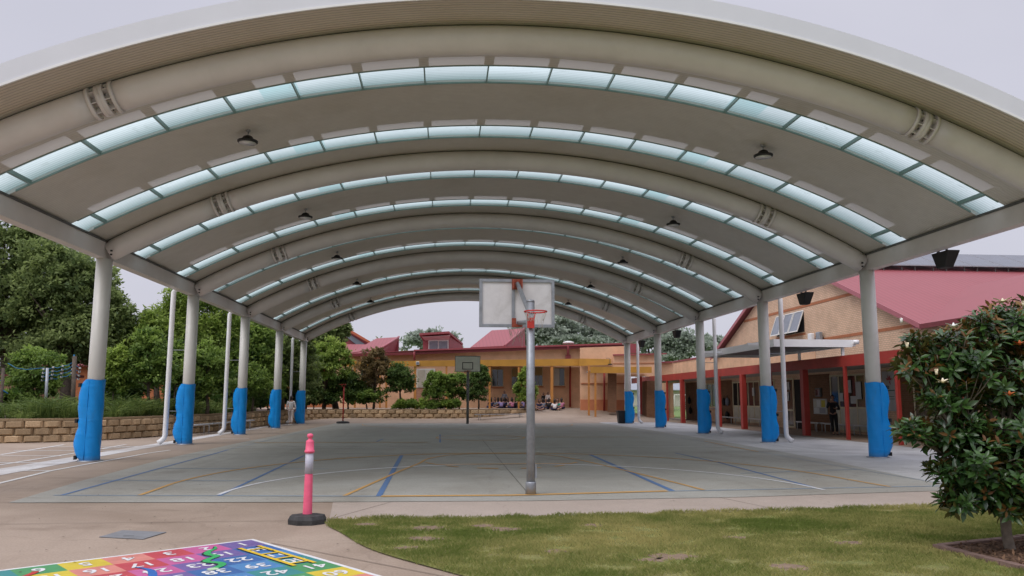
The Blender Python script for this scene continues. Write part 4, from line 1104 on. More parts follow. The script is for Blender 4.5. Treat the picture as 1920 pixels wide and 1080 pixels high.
vbench(38.4, 41.0, 'silver verandah bench beneath the notice board'); vbench(33.2, 38.1, 'silver verandah bench behind the nearest right column'); vbench(45.2, 53.5, 'long silver verandah bench before the cream panelled windows')
def bin_():
    r = thing('rubbish_bin', 'black tapered rubbish bin next to the far right column', 'bin', (10.25, 52.6, 0))
    x, y = 10.15, 52.4; mb = MB()
    def rr(h, z): return [(x-h, y-h, z), (x+h, y-h, z), (x+h, y+h, z), (x-h, y+h, z)]
    mb.hexa(rr(.25, .02)+rr(.32, .78)); mb.build('tub', M_black, r)
    l = MB(); l.hexa(rr(.35, .78)+rr(.35, .84)); l.build('rim', M_black, r)
    h = MB(); h.tube([(x-.3, y-.37, .8), (x+.3, y-.37, .8)], .015, 6); h.build('handle', M_black, r)
bin_()

# ------------------------------------------------------------------ windows for walls at constant X (facing -X) and in the rotated frame
def win_x(parent, X, ya, yb, za, zb, cols=2, name='window', fm=M_cream, pane=M_glass, split=None, panel=M_creamp, w=.085, label=None):
    f = MB(); x0, x1 = X-.06, X-.004
    f.box(x0, x1, ya, yb, zb-w, zb); f.box(x0, x1, ya, yb, za, za+w)
    for i in range(cols+1):
        y = ya+(yb-ya-w)*i/cols; f.box(x0+.002, x1, y, y+w, za+w, zb-w)
    if split: f.box(x0+.004, x1, ya, yb, split-w/2, split+w/2)
    o = f.build(name, fm, parent)
    if label: o['label'] = label
    p = MB(); p.box(X-.03, X-.006, ya+w, yb-w, (split or za+w), zb-w); p.build('pane', pane, o)
    if split:
        q = MB(); q.box(X-.034, X-.006, ya+w, yb-w, za+w, split); q.build('lower_panel', panel, o)
    return o

# ------------------------------------------------------------------ right building (gable) and verandah
RX = 17.6
def right_building():
    r = thing('gable_building', 'tan brick school building with a tall gable and sunfaded red roof', 'building', (RX, 40, 0))
    ye, za, ya, zp = 30.5, 4.52, 42.7, 9.38; yw = 54.9
    w = MB()
    def wall(ya_, yb_, z0, z1): w.box(RX, RX+.3, ya_, yb_, z0, z1)
    wall(6, 62.6, 0, 4.5)
    w.slab([(RX, ye, 4.5), (RX, ya, zp), (RX, yw, 4.5)], (.3, 0, 0))
    w.build('gable_wall', M_tanb, r)
    bb = MB()   # terracotta bands (slightly proud)
    for z in (6.46, 4.535):
        t = (z-za)/(zp-za); y0 = ye+(ya-ye)*t; y1 = yw-(yw-ya)*t
        bb.box(RX-.02, RX+.05, y0+.3, y1-.3, z, z+.14)
    bb.build('brick_band', M_bandb, r)
    lw = MB(); lw.box(RX-.006, RX+.05, 41.0, 44.85, 5.0, 5.12); lw.build('window_sill_course', M_bandb, r)
    # main roof
    rf = MB(); oh = .35; s = (zp-za)/(ya-ye)
    for sg, yy in ((1, ye), (-1, yw)):
        e = yy-sg*.5; ze = za-.5*s+.12
        rf.slab([(RX-oh, e, ze), (RX-oh, ya, zp+.12), (60, ya, zp+.12), (60, e, ze)], (0, 0, .08))
    rf.build('main_roof', M_redroofy, r)
    br = MB()
    for sg, yy in ((1, ye), (-1, yw)):
        e = yy-sg*.5; ze = za-.5*s+.12
        br.slab([(RX-oh-.04, e, ze-.12), (RX-oh-.04, ya, zp), (RX-oh-.04, ya, zp+.22), (RX-oh-.04, e, ze+.1)], (.04, 0, 0))
    br.build('barge_board', M_pinktrim, r)
    # lower roof running along the verandah toward the camera
    lr = MB(); lr.slab([(RX-.35, 4, 4.42), (RX-.35, ye+.2, 4.42), (23.5, ye+6.0, 6.9), (23.5, 4, 6.9)], (0, 0, .08)); lr.slab([(23.5, 4, 6.9), (23.5, ye+6, 6.9), (29, ye+6, 4.6), (29, 4, 4.6)], (0, 0, .08))
    lr.build('side_roof', M_redroof, r)
    g = MB(); g.box(RX-.47, RX-.352, 4, ye-.5, 4.36, 4.54); g.build('eave_gutter', M_redtrimd, r)
    cop = MB(); cop.box(RX-.05, RX+.35, yw+.1, 72.0, 4.62, 4.74); cop.build('parapet_cap', M_redtrim, r)
    pw = MB(); pw.box(RX, RX+.3, 62.601, 72.0, 2.9, 4.62); pw.box(RX, RX+.3, 54.91, 62.60, 4.501, 4.62); pw.box(RX, RX+.3, 67.2, 72, 0, 2.9); pw.box(RX-.03, RX-.002, 40, 72, 3.25, 4.44); pw.build('parapet_wall', M_peachY, r)
    jam = MB(); jam.box(RX-.004, RX+4, 62.602, 62.75, 0, 2.9); jam.build('end_wall', M_brownb, r)
    # awning windows high in the gable, pushed open
    for k in range(3):
        y0 = 41.1+k*1.22; fr = MB(); y1 = y0+1.14; zt, zb = 6.33, 5.17
        tip = -.42; e = .06
        def q(y, z): # sash hinged at top
            t = (zt-z)/(zt-zb); return (RX-.02+tip*t, y, z)
        for (ya0, ya1, z0, z1) in ((y0, y1, zt-e, zt), (y0, y1, zb, zb+e), (y0, y0+e, zb+e, zt-e), (y1-e, y1, zb+e, zt-e)):
            fr.hexa([q(ya0, z0), q(ya1, z0), (q(ya1, z0)[0]+.04, ya1, z0), (q(ya0, z0)[0]+.04, ya0, z0), q(ya0, z1), q(ya1, z1), (q(ya1, z1)[0]+.04, ya1, z1), (q(ya0, z1)[0]+.04, ya0, z1)])
        o = fr.build('awning_window', M_wframe, r)
        pn = MB(); a = q(y0+e, zb+e); b = q(y1-e, zb+e); c = q(y1-e, zt-e); d = q(y0+e, zt-e)
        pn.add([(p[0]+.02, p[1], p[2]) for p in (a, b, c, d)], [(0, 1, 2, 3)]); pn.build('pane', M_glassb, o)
        dk = MB(); dk.box(RX-.008, RX-.003, y0, y1, zb, zt); dk.build('opening', M_dark, o)  # dark sheet on the wall paints the shade behind the sash
    # ground floor joinery on the verandah wall
    win_x(r, RX, 47.5, 52.1, .13, 2.72, 5, split=1.15)
    win_x(r, RX, 45.3, 47.3, .13, 2.72, 2, split=1.15)
    win_x(r, RX, 55.2, 58.4, 1.0, 2.72, 3)
    win_x(r, RX, 35.1, 38.5, .13, 2.78, 4, split=1.2)
    win_x(r, RX, 27.6, 31.4, .13, 2.8, 3, split=.9)
    win_x(r, RX, 20.5, 26.6, .9, 2.8, 4)
    d = win_x(r, RX, 42.75, 44.3, .06, 2.75, 1, name='door', split=1.0, panel=M_glass)
    dk = MB(); dk.box(RX-.012, RX-.006, 41.2, 42.7, .02, 2.65); dk.build('doorway', M_dark, r)  # dark sheet on the wall paints the shade of the open door
    for y0_, y1_ in ((38.6, 41.15), (31.5, 32.4), (52.3, 55.1), (58.6, 62.59)):
        pr = MB(); pr.box(RX-.05, RX-.001, y0_, y1_, .02, 2.86); pr.build('brick_pier', M_brownb, r)
    fh = MB()
    for (y, z, w_, h_) in ((43.2, 2.1, .35, .45), (43.6, 2.2, .3, .4), (43.3, 1.5, .4, .5), (43.8, 1.55, .25, .35), (43.5, .5, .5, .5), (36.4, 1.9, .45, .6), (36.0, 1.4, .5, .35), (37.2, 1.5, .35, .4), (35.5, 1.6, .5, .8), (48.3, 1.8, .35, .5), (50.2, 1.6, .4, .5), (30.2, 1.9, .5, .6)):
        fh = MB(); fh.box(RX-.066, RX-.0605, y, y+w_, z, z+h_); fh.build('window_poster', M_paper, r)
    sg = MB(); sg.box(RX-.08, RX-.066, 32.55, 33.65, 1.1, 2.8); sign = sg.build('wall_sign', mat('sign white', (.42, .42, .43), .5), r); sign['label'] = 'pale sign with a small red leaf emblem'
    em = MB()
    for a in (.3, 1.2, 2.1, 2.9, 4.2):
        c = Vector((RX-.083, 33.1, 2.42)); dd = Vector((0, cos(a), sin(a))); ss = Vector((0, -sin(a), cos(a)))
        em.add([c, c+dd*.12+ss*.05, c+dd*.26, c+dd*.12-ss*.05], [(0, 1, 2, 3)])
    em.build('emblem', mat('emblem red', (.35, .03, .04), .6), sign)
    ln = MB(); ln.box(RX-.084, RX-.081, 32.7, 33.5, 1.95, 2.0); ln.box(RX-.084, RX-.081, 32.75, 33.4, 1.7, 1.73); ln.box(RX-.084, RX-.081, 32.75, 33.3, 1.6, 1.63); ln.build('sign_line', mat('sign green', (.05, .12, .09), .6), sign)
    return r
right_building()
# notice board and papers on the pier
nb = thing('notice_board', 'white notice board with a yellow sheet on the brown brick pier', 'notice board', (17.5, 39.6, .85))
mb = MB(); mb.box(17.5, 17.54, 38.85, 40.3, .85, 1.62); mb.build('board', mat('board face', (.45, .44, .42), .7, .1, 6), nb)
for (y, z, w, h, m, c) in ((39.0, 1.2, .4, .35, 'yellow', (.5, .42, .06)), (39.5, 1.2, .4, .36, 'white', (.6, .6, .6)), (39.95, 1.2, .3, .3, 'cream', (.5, .48, .42)), (39.0, .9, .6, .26, 'grey', (.3, .3, .33)), (39.7, .9, .5, .26, 'white', (.55, .55, .55))):
    q = MB(); q.box(17.488, 17.497, y, y+w, z, z+h); q.build('paper', mat('paper '+m, c, .8, .15, 30), nb)
for i, (y, z, lab) in enumerate(((39.35, 1.72, 'small dark screen box mounted above the notice board'),)):
    mb = MB(); mb.box(17.44, 17.545, y, y+.6, z, z+.45, 0, .02); t = thing('wall_box', lab, 'wall box', (17.5, y+.3, z)); mb.build('case', M_galvd, t); q = MB(); q.box(17.43, 17.439, y+.06, y+.54, z+.06, z+.39); q.build('screen', M_glass, t)
# floodlights on the gable above the canopy
for y, lab, m in ((39.05, 'pale grey wall unit with bracket, right of the pair above the canopy', M_galv), (39.95, 'white wall unit, left of the pair above the white canopy', M_white)):
    t = thing('wall_unit', lab, 'wall unit', (17.45, y, 4.45), 'units on the gable wall')
    mb = MB(); mb.box(17.28, 17.5, y-.2, y+.2, 4.45, 4.98, 0, .05); mb.build('casing', m, t); q = MB(); q.box(17.5, 17.6, y-.05, y+.05, 4.55, 4.7); q.build('bracket', M_galvd, t)
# solar panels near the ridge
zp, ya, ye, za = 9.38, 42.7, 30.5, 4.52; sl = (zp-za)/(ya-ye)
for k in range(12):
    x0 = 19.2+k*1.72+(.0); t = thing('solar_panel', 'grey tilted solar panel, %s along the red roof ridge' % ['first', 'second', 'third', 'fourth', 'fifth', 'sixth', 'seventh', 'eighth', 'ninth', 'tenth', 'eleventh', 'last'][k]+' from the gable end' * (k < 11), 'solar panel', (x0, 41, 9), 'solar panels along the ridge')
    y0, y1 = 39.3, 42.0; z0 = zp+.2-(ya-y0)*sl+.28; z1 = z0+(y1-y0)*.42
    def PP(x, y, o=0): return (x, y, z0+(y-y0)/(y1-y0)*(z1-z0)+o)
    mb = MB(); mb.hexa([PP(x0, y0), PP(x0+1.68, y0), PP(x0+1.68, y1), PP(x0, y1), PP(x0, y0, .045), PP(x0+1.68, y0, .045), PP(x0+1.68, y1, .045), PP(x0, y1, .045)]); mb.build('frame', M_solarf, t)
    g = MB(); g.hexa([PP(x0+.04, y0+.04, .046), PP(x0+1.64, y0+.04, .046), PP(x0+1.64, y1-.04, .046), PP(x0+.04, y1-.04, .046), PP(x0+.04, y0+.04, .052), PP(x0+1.64, y0+.04, .052), PP(x0+1.64, y1-.04, .052), PP(x0+.04, y1-.04, .052)]); g.build('glass', M_solar, t)
    q = MB(); q.box(x0+.3, x0+.34, y0+.1, y0+.16, z0-.3, z0+.0); q.box(x0+1.3, x0+1.34, y0+.1, y0+.16, z0-.3, z0); q.build('leg', M_galvd, t)

def right_verandah():
    r = thing('red_verandah', 'long red verandah with square posts along the gable brick classrooms', 'verandah', (14.5, 38, 0))
    X = 14.5
    f = MB(); f.box(X-.04, X+.04, 6, 67.9, 2.9, 3.34); f.build('fascia', M_redf, r)
    rs = MB(); rs.box(X+.041, RX-.07, 6, 67.9, 3.12, 3.2); rs.build('roof_sheet', M_galv, r)
    so = MB(); so.box(X+.041, RX-.07, 6, 67.9, 2.96, 3.0); so.build('soffit', M_soffit, r)
    ys = [27.3+3.71*k for k in range(-4, 10)]
    for i, y in enumerate(ys):
        thick = i in (6, 8, 11)
        w = .16 if thick else .075
        p = MB(); p.box(X+.0-w*.8, X+w*.8, y-w, y+w, 0, 2.9, 0, .01)
        q = p.build('post', M_redf, r)
    return r
right_verandah()
def canopy():
    r = thing('walkway_canopy', 'flat white walkway canopy standing above the red verandah roof', 'canopy', (13.2, 35, 3.2))
    x0, x1, y0, y1 = 11.6, 14.86, 31.0, 39.6
    f = MB(); f.box(x0, x1, y0, y0+.05, 3.68, 3.98); f.box(x0, x0+.05, y0+.051, y1, 3.68, 3.98); f.box(x0+.051, x1, y1-.05, y1, 3.68, 3.98); f.build('fascia', M_white, r)
    t = MB(); t.box(x0+.052, x1-.01, y0+.052, y1-.052, 3.82, 3.86); t.build('roof_panel', M_galvd, r)
    g = MB(); g.tube([(x1-.01, y0-.08, 3.88), (x1+.22, y0-.08, 3.88)], .09, 12); g.box(x1+.001, x1+.12, y0-.05, y1, 3.72, 3.97); g.build('gutter', M_white, r)
    for (x, y) in ((14.55, 31.2), (14.55, 35.2), (14.55, 39.2)):
        p = MB(); p.box(x-.05, x+.05, y-.05, y+.05, 3.2, 3.68); p.build('post', M_white, r)
    b = MB(); b.box(10.68, x0, 37.0, 37.1, 3.75, 3.85); b.box(10.68, x0, 31.4, 31.5, 3.75, 3.85); b.build('tie_beam', M_white, r)
canopy()
# bags on hooks
def bag(p, m, lab, hh=.5):
    t = thing('school_bag', lab, 'bag', p, 'school bags on the right verandah wall')
    bm = bmesh.new(); bmesh.ops.create_icosphere(bm, subdivisions=2, radius=1); bm.verts.index_update()
    mb = MB(); mb.add([(p[0]+v.co.x*.12, p[1]+v.co.y*.2*(1.1-.25*v.co.z), p[2]+.28+v.co.z*.28) for v in bm.verts], [[v.index for v in f.verts] for f in bm.faces], 0, True); bm.free()
    mb.build('pack', m, t); s = MB(); s.tube([(p[0], p[1]-.06, p[2]+.5), (p[0]+.04, p[1], p[2]+.68), (p[0], p[1]+.06, p[2]+.5)], .015, 6); s.build('strap', M_black, t)
bag((17.40, 61.2, 1.2), M_blackc, 'black school bag hung high beside the field opening'); bag((17.40, 61.0, .45), M_blackc, 'black school bag on the low hook under another bag by the field opening')
bag((17.40, 52.75, 1.15), M_greyc, 'pale grey school bag on the pier left of the cream windows'); bag((17.40, 53.4, 1.15), M_blackc, 'black school bag hung beside the pale grey one'); bag((17.40, 54.3, .35), M_navy, 'navy school bag low on the brown pier'); bag((17.40, 52.9, .25), M_blackc, 'black school bag slumped beneath the pale grey one')

# ------------------------------------------------------------------ central building
def centre_building():
    base = atd(900, 765, 67)
    r = thing('classroom_block', 'peach painted classroom block with red sawtooth roof dormers at the far end', 'building', (base.x, base.y, .8))
    BK = FH
    def poly(px, d, thick, m, name='wall', par=r):
        mb = MB(); mb.slab([atd(x, y, d) for x, y in px], FH*thick); return mb.build(name, m, par)
    poly([(630, 772), (630, 668), (776, 665), (1090, 653), (1090, 772)], 67, .3, M_peach)
    poly([(776, 772), (776, 727), (850, 727), (850, 772)], 66.95, .045, M_pinkb, 'brick_panel')
    # red roof edge and gutter
    poly([(640, 668.5), (640, 664), (776, 660), (776, 665)], 66.3, .25, M_redtrimd, 'gutter')
    poly([(776, 664.5), (776, 658), (1172, 645.3), (1172, 650)], 66.2, .2, M_redtrimd, 'gutter')
    poly([(776, 658.3), (776, 655.5), (1172, 642.6), (1172, 645.6)], 66.05, .34, M_redtrim, 'roof_capping')
    mb = MB(); mb.slab([atd(640, 665, 66.4), atd(776, 658, 66.4), atd(1172, 645, 66.4), atd(1172, 645, 66.4)+FH*16+Vector((0, 0, .3)), atd(640, 663, 66.4)+FH*16+Vector((0, 0, .3))], (0, 0, .05)); mb.build('roof', M_redroof, r)
    def dormer(A, B, C, D, E, Fp, label=None):
        mb = MB(); pts = [atd(*p) for p in (A, B, C, D)]
        mb.slab(pts, (0, 0, .08)); o = mb.build('dormer_roof', M_redroofy, r)
        s = MB(); b, c, e, f = atd(*B), atd(*C), atd(*E), atd(*Fp); s.slab([b, c, e, f], -RH*.1); s.build('dormer_side', M_redtrim, o)
        bk = MB(); d = atd(*D); c = atd(*C); bk.slab([d, c, Vector((c.x, c.y, 4.8)), Vector((d.x, d.y, 4.8))], FH*.1); bk.build('dormer_back', M_redtrim, o)
        tr = MB(); tr.tube([atd(*B)+Vector((0, 0, .08)), atd(*C)+Vector((0, 0, .1))], .09, 6); tr.build('barge', M_pinktrim, o)
    dormer((658, 663, 67), (714, 655, 67), (748, 633.5, 73), (706, 636, 73), (740, 664, 73), (716, 664, 67))
    dormer((882, 653, 67), (946, 650, 67), (984, 617, 73), (922, 621, 73), (985, 650, 73), (948, 652, 67))
    # box dormer with a window
    poly([(793, 662), (793, 628), (842, 626), (842, 660)], 70, .2, M_redtrim, 'dormer_front')
    mb = MB(); mb.slab([atd(842, 626, 70), atd(868, 649, 75), atd(868, 656, 75), atd(842, 660, 70)], -RH*.1); mb.build('dormer_side', M_redtrim, r)
    mb = MB(); mb.slab([atd(786, 628.5, 69), atd(842, 625, 69), atd(868, 647, 75), atd(800, 650, 75)], (0, 0, .18)); mb.build('dormer_roof', M_redroofy, r)
    mb = MB(); mb.slab([atd(791, 632, 69.3), atd(844, 629, 69.3), atd(842, 637, 69.9), atd(797, 638.5, 69.9)], (0, 0, .03)); mb.build('dormer_soffit', M_wframe, r)
    wf = poly([(803, 659), (803, 638), (841, 636.5), (841, 657)], 69.9, .06, M_wframe, 'window')
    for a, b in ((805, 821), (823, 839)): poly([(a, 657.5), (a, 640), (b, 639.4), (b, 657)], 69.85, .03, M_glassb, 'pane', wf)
    # higher wing at the left with glazed strip
    poly([(585, 668), (590, 632), (649, 618), (692, 642), (700, 668)], 78, .3, M_redtrim, 'upper_gable')
    poly([(646, 617.5), (649, 613.5), (694, 640), (692, 643.5)], 77.5, .3, mat('orange barge', (.50, .13, .06), .6), 'upper_barge')
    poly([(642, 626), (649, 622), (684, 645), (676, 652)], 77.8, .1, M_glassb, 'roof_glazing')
    poly([(560, 668), (575, 630), (592, 626), (600, 668)], 80, .3, M_redroofy, 'rear_roof')
    # right hand block
    poly([(1088, 775), (1088, 652), (1171, 649), (1171, 775)], 63.5, .35, M_peach)
    poly([(1088, 775), (1088, 749), (1143, 749.5), (1143, 775)], 63.42, .07, M_orangep, 'base_band')
    poly([(1152, 776), (1152, 750), (1171, 750), (1171, 776)], 63.42, .07, M_orangep, 'base_band')
    poly([(1089, 720), (1089, 718), (1171, 718.6), (1171, 720.4)], 63.43, .06, M_bandb, 'trim_line')
    poly([(1150, 682.5), (1150, 681.4), (1228, 680.2), (1228, 681.5)], 62.9, .05, M_bandb, 'trim_line')
    poly([(1150, 706), (1150, 664.5), (1232, 662.5), (1232, 706)], 62.97, .25, M_peach, 'parapet')
    poly([(1150, 666.5), (1150, 664.2), (1250, 662), (1250, 664)], 62.6, .4, M_redtrim, 'parapet_cap')
    poly([(1158, 662), (1158, 643.5), (1199, 644.5), (1199, 662)], 68, 1.5, M_redtrim, 'roof_box')
    poly([(1228, 706), (1228, 680), (1262, 679), (1262, 706)], 63.6, .25, M_peach, 'parapet')
    poly([(1228, 681), (1228, 678.3), (1262, 677.3), (1262, 680)], 63.3, .4, M_redtrim, 'parapet_cap')
    poly([(1141, 773), (1141, 700), (1156, 700), (1156, 773)], 60.5, .6, M_brownb, 'pier')
    poly([(1213, 784), (1213, 714), (1229, 714), (1229, 786)], 60.8, 2.5, M_brownb, 'pier')
    poly([(1198, 777), (1198, 706), (1204, 706), (1204, 777)], 62, .3, M_redf, 'pier')
    # windows under the verandah
    for (x0, x1, y0, y1, kind) in ((922, 944, 692, 725, 0), (959, 973, 690, 727, 1), (1000, 1018, 688, 724, 1), (1038, 1059, 690, 724, 2), (640, 668, 692, 728, 0), (676, 700, 692, 728, 0)):
        w = poly([(x0, y1), (x0, y0), (x1, y0), (x1, y1)], 66.9, .09, M_cream, 'window')
        mid = (x0+x1)/2
        poly([(x0+1.2, y1-1.4), (x0+1.2, y0+1.2), (mid-.5, y0+1.2), (mid-.5, y1-1.4)], 66.86, .03, M_glass if kind != 2 else M_paper, 'pane', w)
        poly([(mid+.5, y1-1.4), (mid+.5, y0+1.2), (x1-1.2, y0+1.2), (x1-1.2, y1-1.4)], 66.86, .03, M_glass, 'pane', w)
        if kind == 1: poly([(x0+1.2, (y0+y1)/2-2), (x0+1.2, y0+1.2), (x1-1.2, y0+1.2), (x1-1.2, (y0+y1)/2-2)], 66.82, .03, mat('yellow blind', (.30, .22, .10), .8), 'blind', w)
        poly([(x0-1, y1+2.2), (x0-1, y1), (x1+1, y1), (x1+1, y1+2.2)], 66.85, .12, M_bandb, 'sill', w)
    lv = poly([(781, 727), (781, 691.5), (816, 691), (816, 727)], 66.9, .09, M_wframe, 'louvre_window')
    for k in range(14):
        yy = 693.5+k*2.3; poly([(782.5, yy+1.5), (782.5, yy), (797, yy), (797, yy+1.5)], 66.84, .05, M_creamp, 'louvre', lv) if k < 14 else None
    poly([(799, 724), (799, 694), (814, 694), (814, 724)], 66.86, .03, M_creamp, 'panel', lv)
    for x, m in ((1069, M_redf), (1133, M_redf)):
        d = 66.8 if x < 1100 else 63.2
        mb = MB(); a = atd(x, 763 if x < 1100 else 771, d); b = atd(x, 687 if x < 1100 else 700, d); mb.tube([a, b], .08, 8); mb.build('downpipe', m, r)
    mb = MB(); mb.box(0, 0, 0, 0, 0, 0)
    hb = poly([(1060.5, 672), (1060.5, 665), (1070, 665), (1070, 672)], 66.7, .25, M_redtrim, 'rainwater_head')
    mb = MB(); mb.tube([atd(1065, 648, 66.1), atd(1065, 666, 66.6)], .1, 8); mb.build('downpipe', M_redtrim, r)
    mb = MB(); mb.tube([atd(777, 660, 66.1), atd(777, 677, 66.5)], .09, 8); mb.build('downpipe', M_redtrim, r)
    mb = MB(); mb.lathe(atd(1066, 644, 67.5), [(.5, 0), (.45, .12), (.2, .2)], 12); mb.build('roof_vent', M_wframe, r)
    return r
centre_building()
def centre_verandah():
    a = atd(900, 765, 64)
    r = thing('yellow_verandah', 'mustard yellow fascia verandah on orange posts before the peach classrooms', 'verandah', (a.x, a.y, .8))
    def beam(px, d, name='fascia', m=M_yellow, th=.12):
        mb = MB(); mb.slab([atd(x, y, d) for x, y in px], FH*th); return mb.build(name, m, r)
    beam([(640, 686.5), (640, 677.5), (776, 676.5), (776, 686.8)], 64.6)
    beam([(776, 687.3), (776, 676.3), (1105, 672.5), (1105, 685.8)], 64)
    beam([(1086, 686.2), (1086, 672.3), (1146, 673.2), (1146, 684)], 62.9)
    mb = MB(); mb.slab([atd(1088, 683, 63.03), atd(1146, 682, 63.03), atd(1146, 682, 63.03)+FH*.4, atd(1088, 683, 63.03)+FH*.4], (0, 0, .05)); mb.build('soffit', M_soffit, r)
    for (x0, x1, d, y) in ((858, 1105, 64.13, 684),):
        mb = MB(); mb.slab([atd(x0, y, 64.75), atd(x1, y, 64.14), atd(x1, y, 64.14)+FH*2.75, atd(x0, y, 64.75)+FH*2.2], (0, 0, .06)); mb.build('soffit', M_soffit, r)
    beam([(1107, 699.5), (1107, 687.6), (1222, 687.6), (1222, 699.2)], 59.4)
    mb = MB(); mb.slab([atd(1107, 696, 59.55), atd(1222, 696, 59.55), atd(1222, 696, 59.55)+FH*3.3, atd(1107, 696, 59.55)+FH*3.3], (0, 0, .06)); mb.build('soffit', M_soffit, r)
    for x, d, y0, y1, w in ((778, 64.05, 687, 768, 2.3), (837, 64.05, 687, 768, 1.6), (918, 64.05, 686, 768, 1.8), (972.5, 64.05, 686, 768, 1.6), (1034.8, 64.05, 686, 766, 2.6), (1104.3, 60.2, 684.5, 774, 1.6), (1116.5, 59.5, 699.5, 775, 1.7), (712, 64.7, 687, 768, 1.4), (724, 64.7, 687, 768, 1.6), (665, 64.7, 687, 768, 1.6)):
        a, b = atd(x, y1, d), atd(x, y0, d)
        lo = hgt(a.x, a.y) if a.x > 2 else .79
        s = (a-CAM).length/F*w
        mb = MB(); mb.slab([Vector((a.x, a.y, lo-.02))-RH*s, Vector((b.x, b.y, b.z))-RH*s, Vector((b.x, b.y, b.z))+RH*s, Vector((a.x, a.y, lo-.02))+RH*s], FH*.14); mb.build('post', M_ypost, r)
    for (x, y, z) in ((783, 680, 63.9), (1146, 676, 63.5)):
        pass
    return r
centre_verandah()
c = atd(783, 684, 63.9)
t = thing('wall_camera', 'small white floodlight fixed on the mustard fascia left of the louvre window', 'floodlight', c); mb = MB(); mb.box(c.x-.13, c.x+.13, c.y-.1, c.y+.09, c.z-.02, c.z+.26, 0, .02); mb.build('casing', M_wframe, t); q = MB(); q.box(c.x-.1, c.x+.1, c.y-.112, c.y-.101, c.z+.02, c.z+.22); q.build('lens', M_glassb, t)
c = atd(1144, 684, 62.6)
t = thing('hanging_sign', 'small dark box on the right end of the mustard fascia', 'junction box', c); mb = MB(); mb.box(c.x-.16, c.x+.16, c.y-.1, c.y+.1, c.z-.0, c.z+.08, 0, .01); mb.build('casing', M_black, t); q = MB(); q.tube([(c.x-.02, c.y, c.z+.08), (c.x-.02, c.y, c.z+.5), (c.x-.3, c.y, c.z+.52)], .02, 6); q.build('bracket', M_galvd, t)

# orange brick block behind the left garden
def left_block():
    r = thing('brick_classroom', 'orange brick classroom half hidden behind the left garden trees', 'building', (-24, 66, .79))
    mb = MB(); mb.box(-34, -6.2, 69.5, 69.8, .7, 4.3); mb.build('wall', M_orangeb, r)
    rf = MB(); rf.slab([(-34.5, 68.9, 4.2), (-6, 68.9, 4.2), (-6, 77, 6.6), (-34.5, 77, 6.6)], (0, 0, .1)); rf.build('roof', M_redroofy, r)
    for x in (-30, -24, -19, -14, -9.5):
        f = MB(); f.box(x, x+1.8, 69.42, 69.5, 1.7, 3.4); w = f.build('window', M_cream, r); p = MB(); p.box(x+.08, x+.85, 69.40, 69.418, 1.8, 3.3); p.box(x+.95, x+1.72, 69.40, 69.418, 1.8, 3.3); p.build('pane', M_glass, w)
left_block()
def left_shed():
    r = thing('brick_shed', 'low reddish brown brick wall glimpsed behind the rope net at far left', 'building', (-29, 46, .79))
    mb = MB(); mb.box(-33, -22.5, 47, 47.3, .7, 2.75); mb.build('wall', M_pinkb, r); s = MB(); s.box(-33.2, -22.3, 46.7, 48.5, 2.75, 2.9); s.build('roof', M_redtrimd, r)
left_shed()

# ------------------------------------------------------------------ field beyond
sheet('playing_field', [(14.5, 72.1), (90, 72.1), (140, 260), (8, 260)], -.02, M_field)
def goal():
    r = thing('soccer_goal', 'white goal frame on the grass seen through the gap', 'goal', (31, 108, 0))
    a = gnd(1262, 772, -.02); y = a.y
    mb = MB(); x0, x1 = 27.5, 31.8; mb.tube([(x0, 100, 0), (x0, 100, 2.1), (x1, 100, 2.1), (x1, 100, 0)], .06, 8); mb.tube([(x0, 100, 2.1), (x0, 101.5, 0)], .04, 6); mb.tube([(x1, 100, 2.1), (x1, 101.5, 0)], .04, 6); mb.build('frame', M_wframe, r)
    n = MB()
    for i in range(15): n.tube([(x0+(x1-x0)*i/14, 100, 2.1), (x0+(x1-x0)*i/14, 101.5, 0)], .012, 3)
    for i in range(8): n.tube([(x0, 100+1.5*i/8, 2.1*(1-i/8)), (x1, 100+1.5*i/8, 2.1*(1-i/8))], .012, 3)
    n.build('net', M_ropew, r)
goal()
fb = thing('distant_house', 'pale distant house beyond the field seen through the gap', 'house', (45, 170, 0))
mb = MB(); mb.box(38, 62, 170, 180, 0, 3.4); mb.build('wall', M_creamp, fb); mb = MB(); mb.slab([(37, 169, 3.4), (63, 169, 3.4), (63, 175, 5.8), (37, 175, 5.8)], (0, 0, .15)); mb.build('roof', M_galv, fb)
for i, (x, y, lab) in enumerate(((19.4, 76, 'orange traffic cone, left one of two by the white post'), (20.0, 75.2, 'orange traffic cone, right one of two by the white post'))):
    t = thing('traffic_cone', lab, 'cone', (x, y, 0)); mb = MB(); mb.lathe((x, y, .0), [(.2, .03), (.15, .1), (.04, .7), (.02, .72)], 14); mb.build('cone', M_cone, t); b = MB(); b.box(x-.24, x+.24, y-.24, y+.24, -.01, .035); b.build('base', M_cone, t)
# white post near the gap
a = atd(1208.5, 776, 68); t = thing('white_post', 'wide white post standing in the narrow gap left of the brown pier', 'post', (a.x, a.y, 0)); mb = MB(); mb.box(a.x-.2, a.x+.2, a.y-.1, a.y+.1, 0, 2.3, 0, .02); mb.build('shaft', M_wframe, t); q = MB(); q.box(a.x-.24, a.x+.24, a.y-.14, a.y+.14, 2.3, 2.36); q.build('cap', M_wframe, t)

